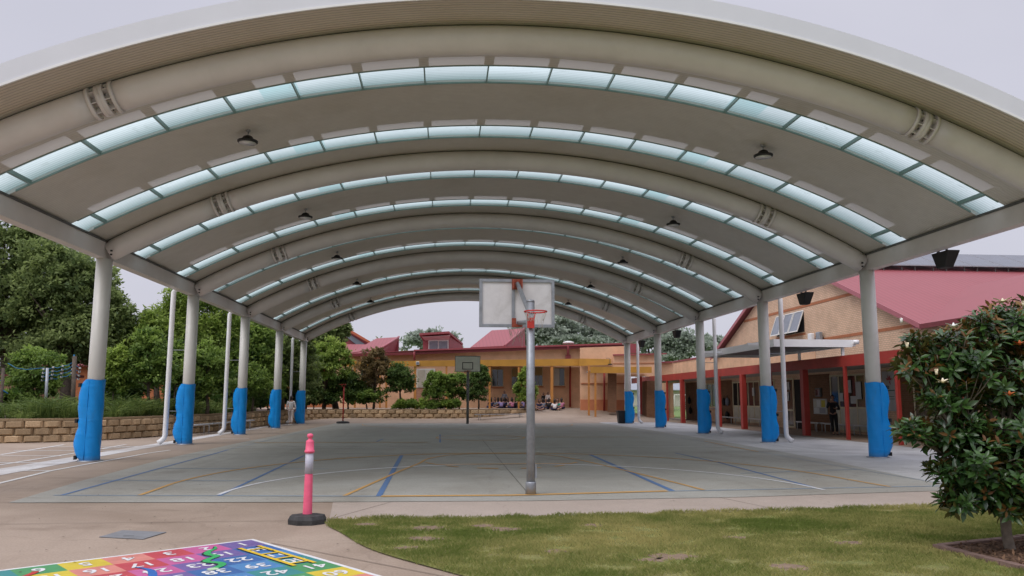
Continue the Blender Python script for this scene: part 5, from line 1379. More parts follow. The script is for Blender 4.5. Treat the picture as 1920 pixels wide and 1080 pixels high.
# ------------------------------------------------------------------ playground rope net
def rope_net():
    Y = 34.0; r = thing('rope_climbing_net', 'blue rope climbing net slung between posts among the left trees', 'playground net', (-17.5, Y, .79))
    mb = MB(); clamps = []; cols = []
    top = [(82, 690), (100, 687), (118, 685), (138, 678), (150, 690)]
    for i in range(5):
        c = []
        for j in range(4): c.append(at(top[i][0]+(j*-1.0), top[i][1]+j*7+(4-i)*.5, Y+j*.5))
        cols.append(c)
    for i in range(5):
        for j in range(4):
            if i < 4: m = cols[i][j].lerp(cols[i+1][j], .5)-Vector((0, 0, .06)); mb.tube([cols[i][j], m, cols[i+1][j]], .014, 5)
            if j < 3: mb.tube([cols[i][j], cols[i][j+1]], .014, 5)
            p = cols[i][j]; ft = MB(); ft.box(p.x-.035, p.x+.035, p.y-.03, p.y+.03, p.z-.035, p.z+.035); clamps.append(ft)
    mb.tube([at(15, 681, Y), at(30, 690, Y), at(50, 693, Y), at(82, 690, Y)], .014, 5); mb.tube([at(138, 678, Y), at(139, 665, Y)], .03, 5)
    mb.tube([at(-5, 715, Y), at(3, 713, Y), at(3, 730, Y), at(15, 738, Y)], .03, 5)
    mb.build('rope', M_ropeb, r); [q_.build('rope_clamp', M_ropew, r) for q_ in clamps]
    for px in (5, 88, 139):
        p = MB(); b = at(px, 740, Y); t = at(px+1, 668 if px > 100 else 690, Y); p.tube([(b.x, b.y, .75), t], .06 if px < 100 else .085, 8); p.build('post', M_galv if px == 88 else M_bark, r)
rope_net()

# ------------------------------------------------------------------ trees and plants
def T(name, label, Y, base_px, blobs, n, ls, lm, tr, base_z=.79, cat='tree', group=None, **kw):
    b = at(base_px, 700, Y); return tree(name, label, cat, (b.x, b.y, base_z), blobs_px(blobs, Y), n, ls, lm, tr, group=group, **kw)
G1 = 'trees behind the left garden wall'
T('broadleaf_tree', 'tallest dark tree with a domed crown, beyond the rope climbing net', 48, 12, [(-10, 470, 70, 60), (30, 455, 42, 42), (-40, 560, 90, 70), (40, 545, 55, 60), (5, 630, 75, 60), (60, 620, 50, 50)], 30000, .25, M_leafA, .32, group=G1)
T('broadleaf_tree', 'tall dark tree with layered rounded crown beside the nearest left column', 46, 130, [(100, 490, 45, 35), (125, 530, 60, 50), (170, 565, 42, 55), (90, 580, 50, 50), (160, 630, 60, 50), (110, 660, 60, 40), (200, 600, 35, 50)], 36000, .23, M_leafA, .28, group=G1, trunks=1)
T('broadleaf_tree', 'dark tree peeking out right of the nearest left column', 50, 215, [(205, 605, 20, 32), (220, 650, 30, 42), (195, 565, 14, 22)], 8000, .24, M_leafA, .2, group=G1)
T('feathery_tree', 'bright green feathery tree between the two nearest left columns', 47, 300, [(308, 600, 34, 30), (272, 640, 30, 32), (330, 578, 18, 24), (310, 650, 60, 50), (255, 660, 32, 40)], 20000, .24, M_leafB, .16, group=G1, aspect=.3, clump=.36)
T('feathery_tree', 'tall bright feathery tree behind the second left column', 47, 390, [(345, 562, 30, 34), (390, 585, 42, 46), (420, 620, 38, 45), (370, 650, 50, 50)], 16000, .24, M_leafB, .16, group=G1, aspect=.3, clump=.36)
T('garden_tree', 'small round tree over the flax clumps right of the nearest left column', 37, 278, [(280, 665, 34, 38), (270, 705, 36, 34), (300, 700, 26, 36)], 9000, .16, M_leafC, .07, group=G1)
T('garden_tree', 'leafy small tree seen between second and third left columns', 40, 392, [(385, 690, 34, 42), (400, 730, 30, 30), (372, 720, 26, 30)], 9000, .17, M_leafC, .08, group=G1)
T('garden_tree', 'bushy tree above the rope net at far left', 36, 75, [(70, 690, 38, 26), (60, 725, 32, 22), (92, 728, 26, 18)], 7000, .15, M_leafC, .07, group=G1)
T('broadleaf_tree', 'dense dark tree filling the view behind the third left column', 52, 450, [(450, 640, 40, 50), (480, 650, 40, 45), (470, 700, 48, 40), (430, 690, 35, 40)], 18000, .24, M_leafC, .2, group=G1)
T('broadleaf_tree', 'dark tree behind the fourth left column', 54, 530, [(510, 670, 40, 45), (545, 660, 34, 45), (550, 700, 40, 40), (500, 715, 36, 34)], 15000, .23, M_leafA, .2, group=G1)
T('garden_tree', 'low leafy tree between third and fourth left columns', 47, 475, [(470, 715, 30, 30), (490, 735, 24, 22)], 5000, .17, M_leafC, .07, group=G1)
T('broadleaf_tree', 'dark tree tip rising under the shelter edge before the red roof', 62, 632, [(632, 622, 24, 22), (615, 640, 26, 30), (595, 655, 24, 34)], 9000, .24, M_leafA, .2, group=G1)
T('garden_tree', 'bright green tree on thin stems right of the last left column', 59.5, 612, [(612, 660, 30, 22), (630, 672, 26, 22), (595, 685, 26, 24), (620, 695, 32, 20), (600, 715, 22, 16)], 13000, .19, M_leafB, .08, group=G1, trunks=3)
T('garden_tree', 'dark low shrubby tree below the bright green tree', 60, 575, [(580, 725, 28, 32), (600, 745, 30, 18)], 7000, .19, M_leafE, .08, group=G1)
T('garden_shrub', 'dark shrub with pale flowers behind the red netball stand', 60, 655, [(650, 722, 30, 22), (675, 738, 26, 20), (640, 745, 26, 16)], 9000, .18, M_leafE, .06, cat='shrub')
T('garden_shrub', 'low green clipped shrub at the foot of the bronze tree', 59.5, 690, [(690, 745, 26, 14), (672, 750, 16, 12)], 5000, .16, M_leafC, .05, cat='shrub')
T('bronze_tree', 'brown tinged magnolia tree in front of the mustard verandah', 59.3, 702, [(705, 668, 18, 15), (698, 690, 24, 20), (712, 695, 18, 18), (690, 712, 14, 14), (708, 718, 13, 12), (722, 680, 9, 10)], 3300, .22, M_leafD, .08, clump=.34)
G2 = 'clipped bushy trees along the far wall'
T('clipped_tree', 'dense oval clipped tree, tallest of those before the mustard verandah', 59.3, 751, [(750, 705, 23, 20), (748, 725, 20, 18), (757, 722, 18, 22), (745, 700, 16, 14)], 10000, .16, M_leafE, .07, group=G2, hollow=.75)
T('clipped_tree', 'loose bushy tree under the louvre window, left of the far hoop', 59.3, 818, [(815, 722, 16, 22), (810, 740, 16, 14), (830, 735, 16, 16), (845, 715, 12, 12), (825, 712, 12, 12)], 8000, .17, M_leafC, .06, group=G2)
T('clipped_tree', 'dark bushy tree right beside the far hoop pole', 59.6, 898, [(897, 715, 17, 24), (893, 740, 16, 16), (903, 695, 10, 12)], 8000, .16, M_leafE, .06, group=G2)
T('clipped_tree', 'light green bushy tree behind the near hoop pole', 61, 984, [(975, 735, 10, 18), (985, 710, 12, 16), (1000, 742, 9, 16), (985, 745, 12, 14)], 5000, .17, M_leafB, .05, group=G2)
T('garden_shrub', 'bushy green shrub between the louvre tree and the far hoop', 60.5, 862, [(862, 715, 16, 16), (858, 738, 16, 18)], 5000, .17, M_leafC, .05, cat='shrub')
for i, (px, w) in enumerate(((748, 10), (768, 12), (790, 13), (812, 13), (835, 12), (852, 9))):
    T('hedge_plant', ['low leafy plant at the left end of the planting under the clipped trees', 'low leafy plant second from the left under the clipped trees', 'low leafy plant third from the left under the clipped trees', 'low leafy plant under the louvre tree', 'low leafy plant right of the louvre tree', 'low leafy plant at the right end by the far hoop'][i], 58.9, px, [(px, 760, w, 8), (px+4, 757, w*.7, 7)], 1500, .2, M_leafC if i % 2 else M_leafB, .03, cat='plant', group='low plants on the far wall', aspect=.35)
# far, hazier trees
G3 = 'hazy trees beyond the school'
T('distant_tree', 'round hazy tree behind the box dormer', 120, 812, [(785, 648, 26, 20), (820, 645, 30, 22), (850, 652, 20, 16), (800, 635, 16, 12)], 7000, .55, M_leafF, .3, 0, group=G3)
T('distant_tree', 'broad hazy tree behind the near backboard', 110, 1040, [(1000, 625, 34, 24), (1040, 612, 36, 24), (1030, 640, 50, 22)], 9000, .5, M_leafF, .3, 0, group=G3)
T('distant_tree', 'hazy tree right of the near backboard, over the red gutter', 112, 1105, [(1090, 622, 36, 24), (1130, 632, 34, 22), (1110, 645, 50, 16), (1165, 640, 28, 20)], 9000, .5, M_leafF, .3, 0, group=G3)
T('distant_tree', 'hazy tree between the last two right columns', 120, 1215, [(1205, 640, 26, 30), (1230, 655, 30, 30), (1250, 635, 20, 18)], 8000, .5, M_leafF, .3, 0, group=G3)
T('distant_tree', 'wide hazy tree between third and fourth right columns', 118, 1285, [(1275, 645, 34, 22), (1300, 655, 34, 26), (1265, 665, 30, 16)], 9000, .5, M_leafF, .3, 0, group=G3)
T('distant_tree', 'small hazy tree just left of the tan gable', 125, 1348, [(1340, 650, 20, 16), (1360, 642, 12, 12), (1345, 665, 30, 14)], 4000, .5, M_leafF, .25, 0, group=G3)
shr = [(238, 38.5, 728, 26, 30, M_leafE, 'dark shrub right of the nearest blue padding'), (345, 41, 735, 26, 24, M_leafE, 'dark low shrub behind the second blue padding'), (415, 45, 728, 24, 26, M_leafA, 'shrub just left of the third downpipe pair'), (478, 49, 748, 24, 18, M_leafE, 'low dark shrub between the third and fourth blue paddings'),
       (505, 51, 730, 20, 28, M_leafC, 'upright shrub left of the fourth blue padding'), (545, 55, 742, 22, 24, M_leafE, 'dark shrub behind the person in white'), (330, 39.5, 690, 22, 40, M_leafC, 'tall loose shrub left of the second left column'), (590, 59.5, 745, 20, 18, M_leafA, 'low shrub right of the last left blue padding'),
       (20, 35.5, 752, 34, 12, M_leafC, 'low spreading shrub above the wall at far left'), (215, 36.5, 700, 20, 46, M_leafB, 'bright upright shrub just right of the nearest left column')]
for (px, Y, py, rx, ry, m_, lab) in shr:
    T('garden_shrub', lab, Y, px, [(px, py, rx, ry), (px+rx*.5, py+ry*.4, rx*.7, ry*.6), (px-rx*.5, py+ry*.3, rx*.7, ry*.7)], 5500, .17, m_, .04, cat='shrub', group='shrubs in the left garden bed')
def wood():
    bl = []
    for i in range(46):
        x = -120+i*8.5+random.uniform(-3, 3); y = 190+random.uniform(-10, 25); h = random.uniform(5, 10)
        if -30 < x < 25 and False: continue
        bl.append(((x, y, h*.5), (7, 5, h*.62)))
    P, Nn, S = crown_points(bl, 42000, .35); n = len(P); L = .8*(.7+.6*rng.random(n))
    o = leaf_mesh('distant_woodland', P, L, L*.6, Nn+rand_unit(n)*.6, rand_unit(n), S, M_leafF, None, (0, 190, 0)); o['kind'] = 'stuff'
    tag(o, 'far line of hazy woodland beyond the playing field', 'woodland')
wood()
def back_wood():
    bl = []
    for i in range(22):
        x = -72+i*3.0+random.uniform(-1, 1); y = 80+random.uniform(-3, 6); h = random.uniform(4.5, 7.5)
        bl.append(((x, y, .8+h*.5), (3, 2.6, h*.6)))
    P, Nn, S = crown_points(bl, 30000, .32); n = len(P); L = .42*(.7+.6*rng.random(n))
    o = leaf_mesh('background_bushland', P, L, L*.55, Nn+rand_unit(n)*.6, rand_unit(n), S*.7, M_leafA, None, (-30, 80, 0)); o['kind'] = 'stuff'
    tag(o, 'mass of dark bushland behind the left garden and classroom', 'bushland')
back_wood()

# strappy ground cover behind the block wall
def strappy(name, label, cx, cy, z, R, n, L, m, cat='plant', group=None, stuff=False, spread=.9, W=.025):
    a = rng.random(n)*2*pi; rr = R*rng.random(n)**.6
    P = np.stack([cx+rr*np.cos(a)*.45, cy+rr*np.sin(a)*.45, np.full(n, z)], 1)
    D1 = np.stack([np.cos(a)*spread*rng.random(n), np.sin(a)*spread*rng.random(n), np.ones(n)], 1); D1 /= np.linalg.norm(D1, axis=1)[:, None]
    Ls = L*(.6+.6*rng.random(n)); mid = P+D1*Ls[:, None]*.55
    D2 = D1+np.stack([np.cos(a)*.8, np.sin(a)*.8, -np.full(n, .7)], 1)
    Nn = np.stack([-np.sin(a), np.cos(a), np.full(n, .2)], 1)
    Pa = np.concatenate([P, mid-D1*.05]); Da = np.concatenate([D1, D2]); La = np.concatenate([Ls*.7, Ls*.55]); Na = np.concatenate([np.cross(D1, Nn)]*2)
    sh = np.clip(.45+rng.normal(size=2*n)*.22, 0, 1)
    return leaf_mesh(name, Pa, La, np.full(2*n, W), Na, Da, sh, m, None, (cx, cy, z))
def groundcover():
    sp = wall_path(.55); Ps = []
    n0 = 0
    parts = []
    for i, p in enumerate(sp):
        if p.x > -12.0 or p.y > 50: continue
        t = (sp[min(i+1, len(sp)-1)]-sp[max(i-1, 0)]).normalized(); m = Vector((-t.y, t.x, 0))
        for row in range(4):
            q = p+m*(.75+row*.75+random.uniform(-.2, .2)); parts.append((q.x, q.y))
    n = 80; allP = []; allD = []; allL = []; allN = []; allS = []
    for (cx, cy) in parts:
        a = rng.random(n)*2*pi; rr = .35*rng.random(n); L = .4+.9*rng.random()**1.2
        if rng.random() < .3: continue
        P = np.stack([cx+rr*np.cos(a), cy+rr*np.sin(a), np.full(n, .78)], 1)
        D1 = np.stack([np.cos(a)*.7*rng.random(n), np.sin(a)*.7*rng.random(n), np.ones(n)], 1); D1 /= np.linalg.norm(D1, axis=1)[:, None]
        Ls = L*(.6+.5*rng.random(n)); mid = P+D1*Ls[:, None]*.6; D2 = D1+np.stack([np.cos(a), np.sin(a), -np.full(n, .5)], 1)
        Nn = np.stack([np.cos(a), np.sin(a), np.full(n, .4)], 1)
        allP += [P, mid-D1*.04]; allD += [D1, D2]; allL += [Ls*.7, Ls*.5]; allN += [Nn, Nn]; s = np.clip(.4+rng.normal()*.15+rng.normal(size=n)*.2, 0, 1); allS += [s, s]
    P = np.concatenate(allP)
    o = leaf_mesh('ground_cover', P, np.concatenate(allL), np.full(len(P), .028), np.concatenate(allN), np.concatenate(allD), np.concatenate(allS), M_leafG, None, (-15, 36, .78)); o['kind'] = 'stuff'
    tag(o, 'strappy green ground cover growing along the top of the block wall', 'ground cover')
groundcover()
for i, (px, Y, lab) in enumerate(((232, 35.5, 'large flax clump right of the nearest left column'), (65, 33.2, 'broad flax clump above the wall at far left'), (262, 37, 'flax clump in front of the small round tree'), (300, 38.5, 'flax clump left of the second left column'), (138, 34, 'flax clump with long arching blades left of the nearest blue padding'))):
    b = at(px, 760, Y); o = strappy('flax_plant', lab, b.x, b.y, .79, .5, 80, 1.15, M_leafG, W=.06); tag(o, lab, 'plant', 'flax clumps above the block wall')

# ------------------------------------------------------------------ near magnolia
def magnolia():
    bx, by = 4.5, 8.3
    r = thing('magnolia_tree', 'glossy magnolia with bronze new leaves and cream flowers in a square brick-edged bed', 'tree', (bx, by, 0))
    blobs = [((4.35, 8.3, 1.95), (.72, .7, .42)), ((3.95, 8.2, 2.12), (.45, .5, .30)), ((3.72, 8.25, 2.0), (.34, .4, .30)), ((4.95, 8.35, 2.25), (.7, .7, .5)), ((5.5, 8.4, 1.9), (.6, .7, .7)), ((4.45, 8.25, 1.35), (.62, .7, .5)), ((3.85, 8.15, 1.28), (.42, .4, .22)), ((4.25, 8.1, .95), (.50, .5, .38)),
             ((4.9, 8.3, 1.0), (.65, .65, .5)), ((4.1, 8.2, .70), (.38, .4, .26)), ((3.98, 8.15, .66), (.30, .3, .16)), ((4.35, 8.05, .60), (.34, .34, .22)), ((4.0, 8.0, 1.0), (.4, .4, .3)), ((3.9, 8.1, 1.6), (.42, .4, .25)), ((4.95, 8.5, .65), (.5, .5, .28)), ((5.4, 8.4, 1.1), (.6, .6, .6)), ((4.75, 8.3, 2.45), (.38, .4, .25)), ((5.3, 8.4, 2.5), (.4, .4, .25))]
    P, L, W, Nn, D, S, MI = [], [], [], [], [], [], []
    core = Vector((bx+.15, by, .75)); limb = MB()
    tips = []
    blobs += [((3.45, 8.1, 1.97), (.2, .25, .14)), ((3.40, 8.1, 1.30), (.2, .25, .13)), ((3.62, 8.0, .88), (.18, .2, .12)), ((3.74, 8.0, .60), (.2, .2, .12)), ((3.5, 8.1, 2.2), (.16, .2, .12)), ((4.2, 8.1, 2.42), (.16, .2, .14)), ((3.6, 8.05, 1.62), (.18, .2, .12))]
    for c, rad in blobs:
        k = int(118*(rad[0]*rad[1]*rad[2]/.12)**.62)
        for i in range(k):
            u = rand_unit(1)[0]; q = .55+.45*random.random()
            p = Vector((c[0]+u[0]*rad[0]*q, c[1]+u[1]*rad[1]*q, c[2]+u[2]*rad[2]*q))
            ax = (Vector(u)*.8+Vector((0, 0, .75))+Vector(rand_unit(1)[0])*.3).normalized(); 
            if any((p-Vector(hc_)).length < hr_ for hc_, hr_ in (((4.05, 7.9, 1.62), .22), ((3.95, 8.3, 1.7), .2), ((4.75, 7.8, 1.55), .16), ((4.3, 7.85, 1.12), .15), ((4.75, 7.8, 2.15), .14))): continue
            tips.append((p, ax))
    for p, ax in tips:
        side = ax.cross(Vector((.3, .2, 1))).normalized(); sd2 = ax.cross(side)
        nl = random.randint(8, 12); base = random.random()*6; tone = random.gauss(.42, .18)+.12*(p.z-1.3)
        young = random.random() < (.17 if p.z < 1.75 else .5)
        for i in range(nl):
            an = base+i*2.4; lift = .25+.9*(i/nl)
            d = (side*cos(an)+sd2*sin(an))*1.0+ax*lift
            d.normalize(); upn = (ax*1.0-d*.3).normalized()
            st = p-ax*(.10*(1-i/nl))
            P.append(st+d*.012); L.append(random.uniform(.105, .165)*(1.0-.35*i/nl)); D.append(d+Vector(rand_unit(1)[0])*.12); Nn.append(upn+Vector(rand_unit(1)[0])*.25)
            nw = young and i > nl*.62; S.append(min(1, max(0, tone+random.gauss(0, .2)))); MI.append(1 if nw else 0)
    P, L, Nn, D, S, MI = map(lambda a: np.array([tuple(x) if hasattr(x, '__len__') else x for x in a]), (P, L, Nn, D, S, MI))
    # two-piece leaves: lozenge body with shaped shoulders
    n = len(P); Dn = D/np.linalg.norm(D, axis=1)[:, None]; Sd = np.cross(Dn, Nn); Sd /= np.linalg.norm(Sd, axis=1)[:, None]; U = np.cross(Sd, Dn)
    L = L.reshape(-1, 1); Wd = L*.36
    def pt(t, s, lift=0): return P+Dn*L*t+Sd*Wd*.5*s+U*(abs(s)*Wd*.16-L*.22*t*t+lift)
    V = np.stack([pt(0, 0), pt(.3, .85), pt(.3, 0), pt(.3, -.85), pt(.65, .95), pt(.65, 0), pt(.65, -.95), pt(1, 0)], 1).reshape(-1, 3)-np.array(ORG[r.name])
    fs = []; base = [(0, 2, 1, 1), (0, 3, 2, 2)]
    F_ = np.array([(0, 2, 1), (0, 3, 2), (1, 2, 5), (1, 5, 4), (3, 6, 5), (3, 5, 2), (4, 5, 7), (5, 6, 7)])[:, ::-1]
    idx = (np.arange(n)[:, None, None]*8+F_[None]).reshape(-1)
    me = bpy.data.meshes.new('crown'); me.vertices.add(8*n); me.vertices.foreach_set('co', V.ravel().astype(np.float32))
    nf = 8*n; me.loops.add(3*nf); me.loops.foreach_set('vertex_index', idx.astype(np.int32)); me.polygons.add(nf)
    me.polygons.foreach_set('loop_start', np.arange(0, 3*nf, 3, dtype=np.int32)); me.polygons.foreach_set('loop_total', np.full(nf, 3, dtype=np.int32))
    a = me.attributes.new('shade', 'FLOAT', 'FACE'); a.data.foreach_set('value', np.repeat(S, 8).astype(np.float32))
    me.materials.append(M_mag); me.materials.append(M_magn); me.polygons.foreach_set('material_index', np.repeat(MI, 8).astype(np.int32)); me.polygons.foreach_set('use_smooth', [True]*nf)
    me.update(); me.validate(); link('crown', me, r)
    # trunk and limbs
    t = MB(); fk = Vector((bx-.03, by, .42))
    t.tube([(bx, by, -.03), (bx-.005, by, .03), (bx-.03, by, .2), fk], [.075, .056, .05, .055], 14)
    subs = []
    for c, rad in blobs:
        c = Vector(c); m = fk.lerp(c, .45)+Vector((0, 0, -.02)); t.tube([fk, m, c], [.036, .022, .010], 8); subs.append((m, c))
    for i, (p, ax) in enumerate(tips):
        if i % 3: continue
        b = min(subs, key=lambda s: (s[1]-p).length); st = b[0].lerp(b[1], random.uniform(.4, 1)); t.tube([st, st.lerp(p, .6)-Vector((0, 0, .02)), p], [.009, .006, .004], 5)
    t.build('trunk', M_barkl, r)
    # flowers
    def flower(p, s, m, closed=False):
        f = MB(); p = Vector(p)
        for k in range(7 if not closed else 5):
            an = k*.9+random.random()*.3; dd = Vector((cos(an), sin(an), (.12+.5*(k % 3 == 0)) if not closed else 2.6)).normalized(); sd = Vector((-sin(an), cos(an), 0)); up = dd.cross(sd)
            rows = []
            for t_ in (0, .35, .7, 1):
                w = {0: .10, .35: .24, .7: .27, 1: .06}[t_]*s; cpt = p+dd*s*t_+Vector((0, 0, -.12*s*t_*t_ if not closed else 0)); rows += [cpt-sd*w, cpt+Vector((0, 0, -.05*s)), cpt+sd*w]
            f.add(rows, [(3*i+j, 3*i+j+1, 3*i+4+j, 3*i+3+j) for i in range(3) for j in range(2)], 0, True)
        f.lathe(p+Vector((0, 0, -.01)), [(.012, 0), (.014, .03), (.004, .05)], 8, 0)
        return f.build('flower' if not closed else 'flower_bud', m, r)
    for px, py, Y, s, m, cl in ((1880, 566, 8.0, .11, M_petal, 0), (1788, 612, 7.85, .09, M_petalw, 0), (1768, 716, 7.65, .075, M_petal, 0), (1701, 650, 7.8, .05, M_petal, 1), (1756, 700, 7.7, .05, M_petal, 1), (1919, 572, 8.0, .05, M_petal, 1), (1690, 603, 7.8, .04, M_petalw, 1)):
        flower(at(px, py, Y), s, m, cl)
    for px, py in ((1893, 740), (1912, 645)): flower(at(px, py, 7.6), .07, mat('withered petal', (.40, .10, .02), .7), 0)['label'] = 'withered orange flower'
magnolia()
# square bed around the trunk
A = Vector((3.8, 8.5, 0)); e1 = Vector((.17, -1.35, 0)); e2 = Vector((1.5, .50, 0))
ed = thing('tree_edging', 'low brown brick edging set square around the magnolia trunk', 'edging', (4.6, 8.0, 0))
def edge(a, b, i):
    d = (b-a).normalized(); s = Vector((d.y, -d.x, 0))*.05; mb = MB(); L = (b-a).length; k = 0; n = int(L/.22)
    for j in range(n):
        p = a+d*(L*j/n+.004); q = a+d*(L*(j+1)/n-.004); h = .058+random.uniform(-.006, .006); o = s*random.uniform(-.08, .08)
        mb.hexa([p-s+o, q-s+o, q+s+o, p+s+o]+[v+Vector((0, 0, h)) for v in (p-s*.9+o, q-s*.9+o, q+s*.9+o, p+s*.9+o)])
    mb.build('border_course', M_timber, ed)
C_ = A+e2; B_ = A+e1; D_ = A+e1+e2
edge(A+Vector((.0, -.0, 0)), B_, 0); edge(A+e2*.04, C_, 1); edge(B_+e2*.04, D_, 2); edge(C_-(C_-D_)*-.04, D_, 3)
mb = MB(); mb.add([p+Vector((0, 0, .03)) for p in (A, B_, D_, C_)], [(0, 1, 2, 3)]); struct(mb.build('mulch_bed', M_mulch))
n = 1600
uu, vv = rng.random(n), rng.random(n)
P = np.array([tuple(A+e1*a+e2*b+Vector((0, 0, .032))) for a, b in zip(uu, vv)]); D = rand_unit(n); D[:, 2] = np.abs(D[:, 2])*.25
o = leaf_mesh('bark_chips', P, .03+.05*rng.random(n), .018+.012*rng.random(n), np.array([[0, 0, 1.]]*n)+rand_unit(n)*.3, D, rng.random(n), leafmat('chips', (.06, .03, .018), (.28, .17, .10), .9, .05), None, (4.6, 8, .03)); o['kind'] = 'stuff'; tag(o, 'bark chips and dead leaves inside the magnolia edging', 'mulch')

# ------------------------------------------------------------------ people
def skin(verts, edges, radii, sub=1, smooth=True):
    me = bpy.data.meshes.new('s'); me.from_pydata([tuple(v) for v in verts], edges, []); o = bpy.data.objects.new('s', me); COL.objects.link(o)
    md = o.modifiers.new('k', 'SKIN'); md.use_smooth_shade = smooth; md.branch_smoothing = .3
    for i, sv in enumerate(me.skin_vertices[0].data):
        rr = radii[i]; sv.radius = rr if isinstance(rr, tuple) else (rr, rr); sv.use_root = (i == 0)
    if sub: s = o.modifiers.new('d', 'SUBSURF'); s.levels = sub; s.render_levels = sub
    dg = bpy.context.evaluated_depsgraph_get(); dg.update(); ev = o.evaluated_get(dg); out = bpy.data.meshes.new_from_object(ev)
    bpy.data.objects.remove(o); return out
def obj_mesh(name, me, m, parent): 
    me.name = name; me.materials.clear(); me.materials.append(m); return link(name, me, parent)
def chain(V, E, R, start, pts, rad):
    i = start
    for p, r in zip(pts, rad): V.append(p); R.append(r); E.append((i, len(V)-1)); i = len(V)-1
    return i
def add_hand(V, E, R, wrist, dirn, side, s=1):
    d = Vector(dirn).normalized(); sd = Vector(side).normalized(); w = Vector(V[wrist]); nrm = d.cross(sd)
    palm = chain(V, E, R, wrist, [w+d*.05*s], [.026*s])
    base = Vector(V[palm])
    for k, (o, l) in enumerate(((-.027, .062), (-.009, .074), (.009, .07), (.026, .055))):
        st = base+sd*o*s+d*.03*s
        chain(V, E, R, palm, [st, st+d*l*.5*s+nrm*.008*s, st+d*l*.9*s+nrm*.024*s], [.010*s, .0085*s, .007*s])
    chain(V, E, R, wrist, [w+d*.03*s-sd*.03*s, w+d*.06*s-sd*.052*s, w+d*.085*s-sd*.058*s], [.011*s, .0095*s, .008*s])
def head_parts(root, c, h, yaw, hairm, long=False, tilt=0, skinm=M_skin):
    """face features on the head at c (centre), h = head height"""
    f = Vector((sin(yaw), cos(yaw), 0)); s = Vector((cos(yaw), -sin(yaw), 0)); u = Vector((0, 0, 1))
    bm = bmesh.new(); bmesh.ops.create_icosphere(bm, subdivisions=3, radius=1); bm.verts.index_update()
    mb = MB(); vs = []
    for v in bm.verts:
        a, b, z = v.co.x, v.co.y, v.co.z     # a side, b front
        k = 1.0
        back = .10 if b < 0 else 0
        x = a*h*.36; y = b*h*.43-.02*h; zz = z*h*.52+.02*h
        if b > .15 and z < .62: y = min(y, h*.30); 
        if long and b < .3 and z < .0: zz = z*h*1.25; x *= 1.05; y = min(y, 0)-.04*h
        elif z < -.2: zz = max(zz, -.25*h)
        if b > .25 and z < .45: x *= .94; y = h*.22
        vs.append(c+s*x+f*y+u*zz)
    mb.add(vs, [[v.index for v in fa.verts] for fa in bm.faces], 0, True); bm.free()
    mb.build('hair', hairm, root)
def face(V, E, R, neck, c, h, yaw):
    f = Vector((sin(yaw), cos(yaw), 0)); u = Vector((0, 0, 1))
    j = chain(V, E, R, neck, [c-u*h*.34+f*h*.05, c-u*h*.1+f*h*.02, c+u*h*.16, c+u*h*.38], [h*.22, (h*.33, h*.38), (h*.34, h*.40), h*.24])
    return j
def features(root, c, h, yaw):
    f = Vector((sin(yaw), cos(yaw), 0)); s = Vector((cos(yaw), -sin(yaw), 0)); u = Vector((0, 0, 1)); 
    e = MB(); 
    for sg in (-1, 1): e.lathe(c+f*h*.37+s*h*.14*sg-Vector((0, 0, h*.03)), [(.001, -.01), (.011, -.005), (.011, .005), (.001, .01)], 8)
    e.build('eyes', M_black, root)
    nn = MB(); p = c+f*h*.385-u*h*.06; nn.add([p+u*h*.08, p-u*h*.08+s*h*.06, p-u*h*.08-s*h*.06, p-u*h*.07+f*h*.1], [(0, 1, 3), (0, 3, 2), (1, 2, 3)])
    nn.build('nose', M_skin, root)
    m = MB(); p = c+f*h*.375-u*h*.24; m.add([p-s*h*.1, p+s*h*.1, p+s*h*.07-u*h*.035, p-s*h*.07-u*h*.035], [(0, 1, 2, 3)]); m.build('mouth', M_rust, root)
    ea = MB()
    for sg in (-1, 1): ea.lathe(c+s*h*.37*sg-u*h*.12, [(.006, 0), (.014, .02), (.015, .04), (.006, .06)], 8)
    ea.build('ears', M_skin, root)

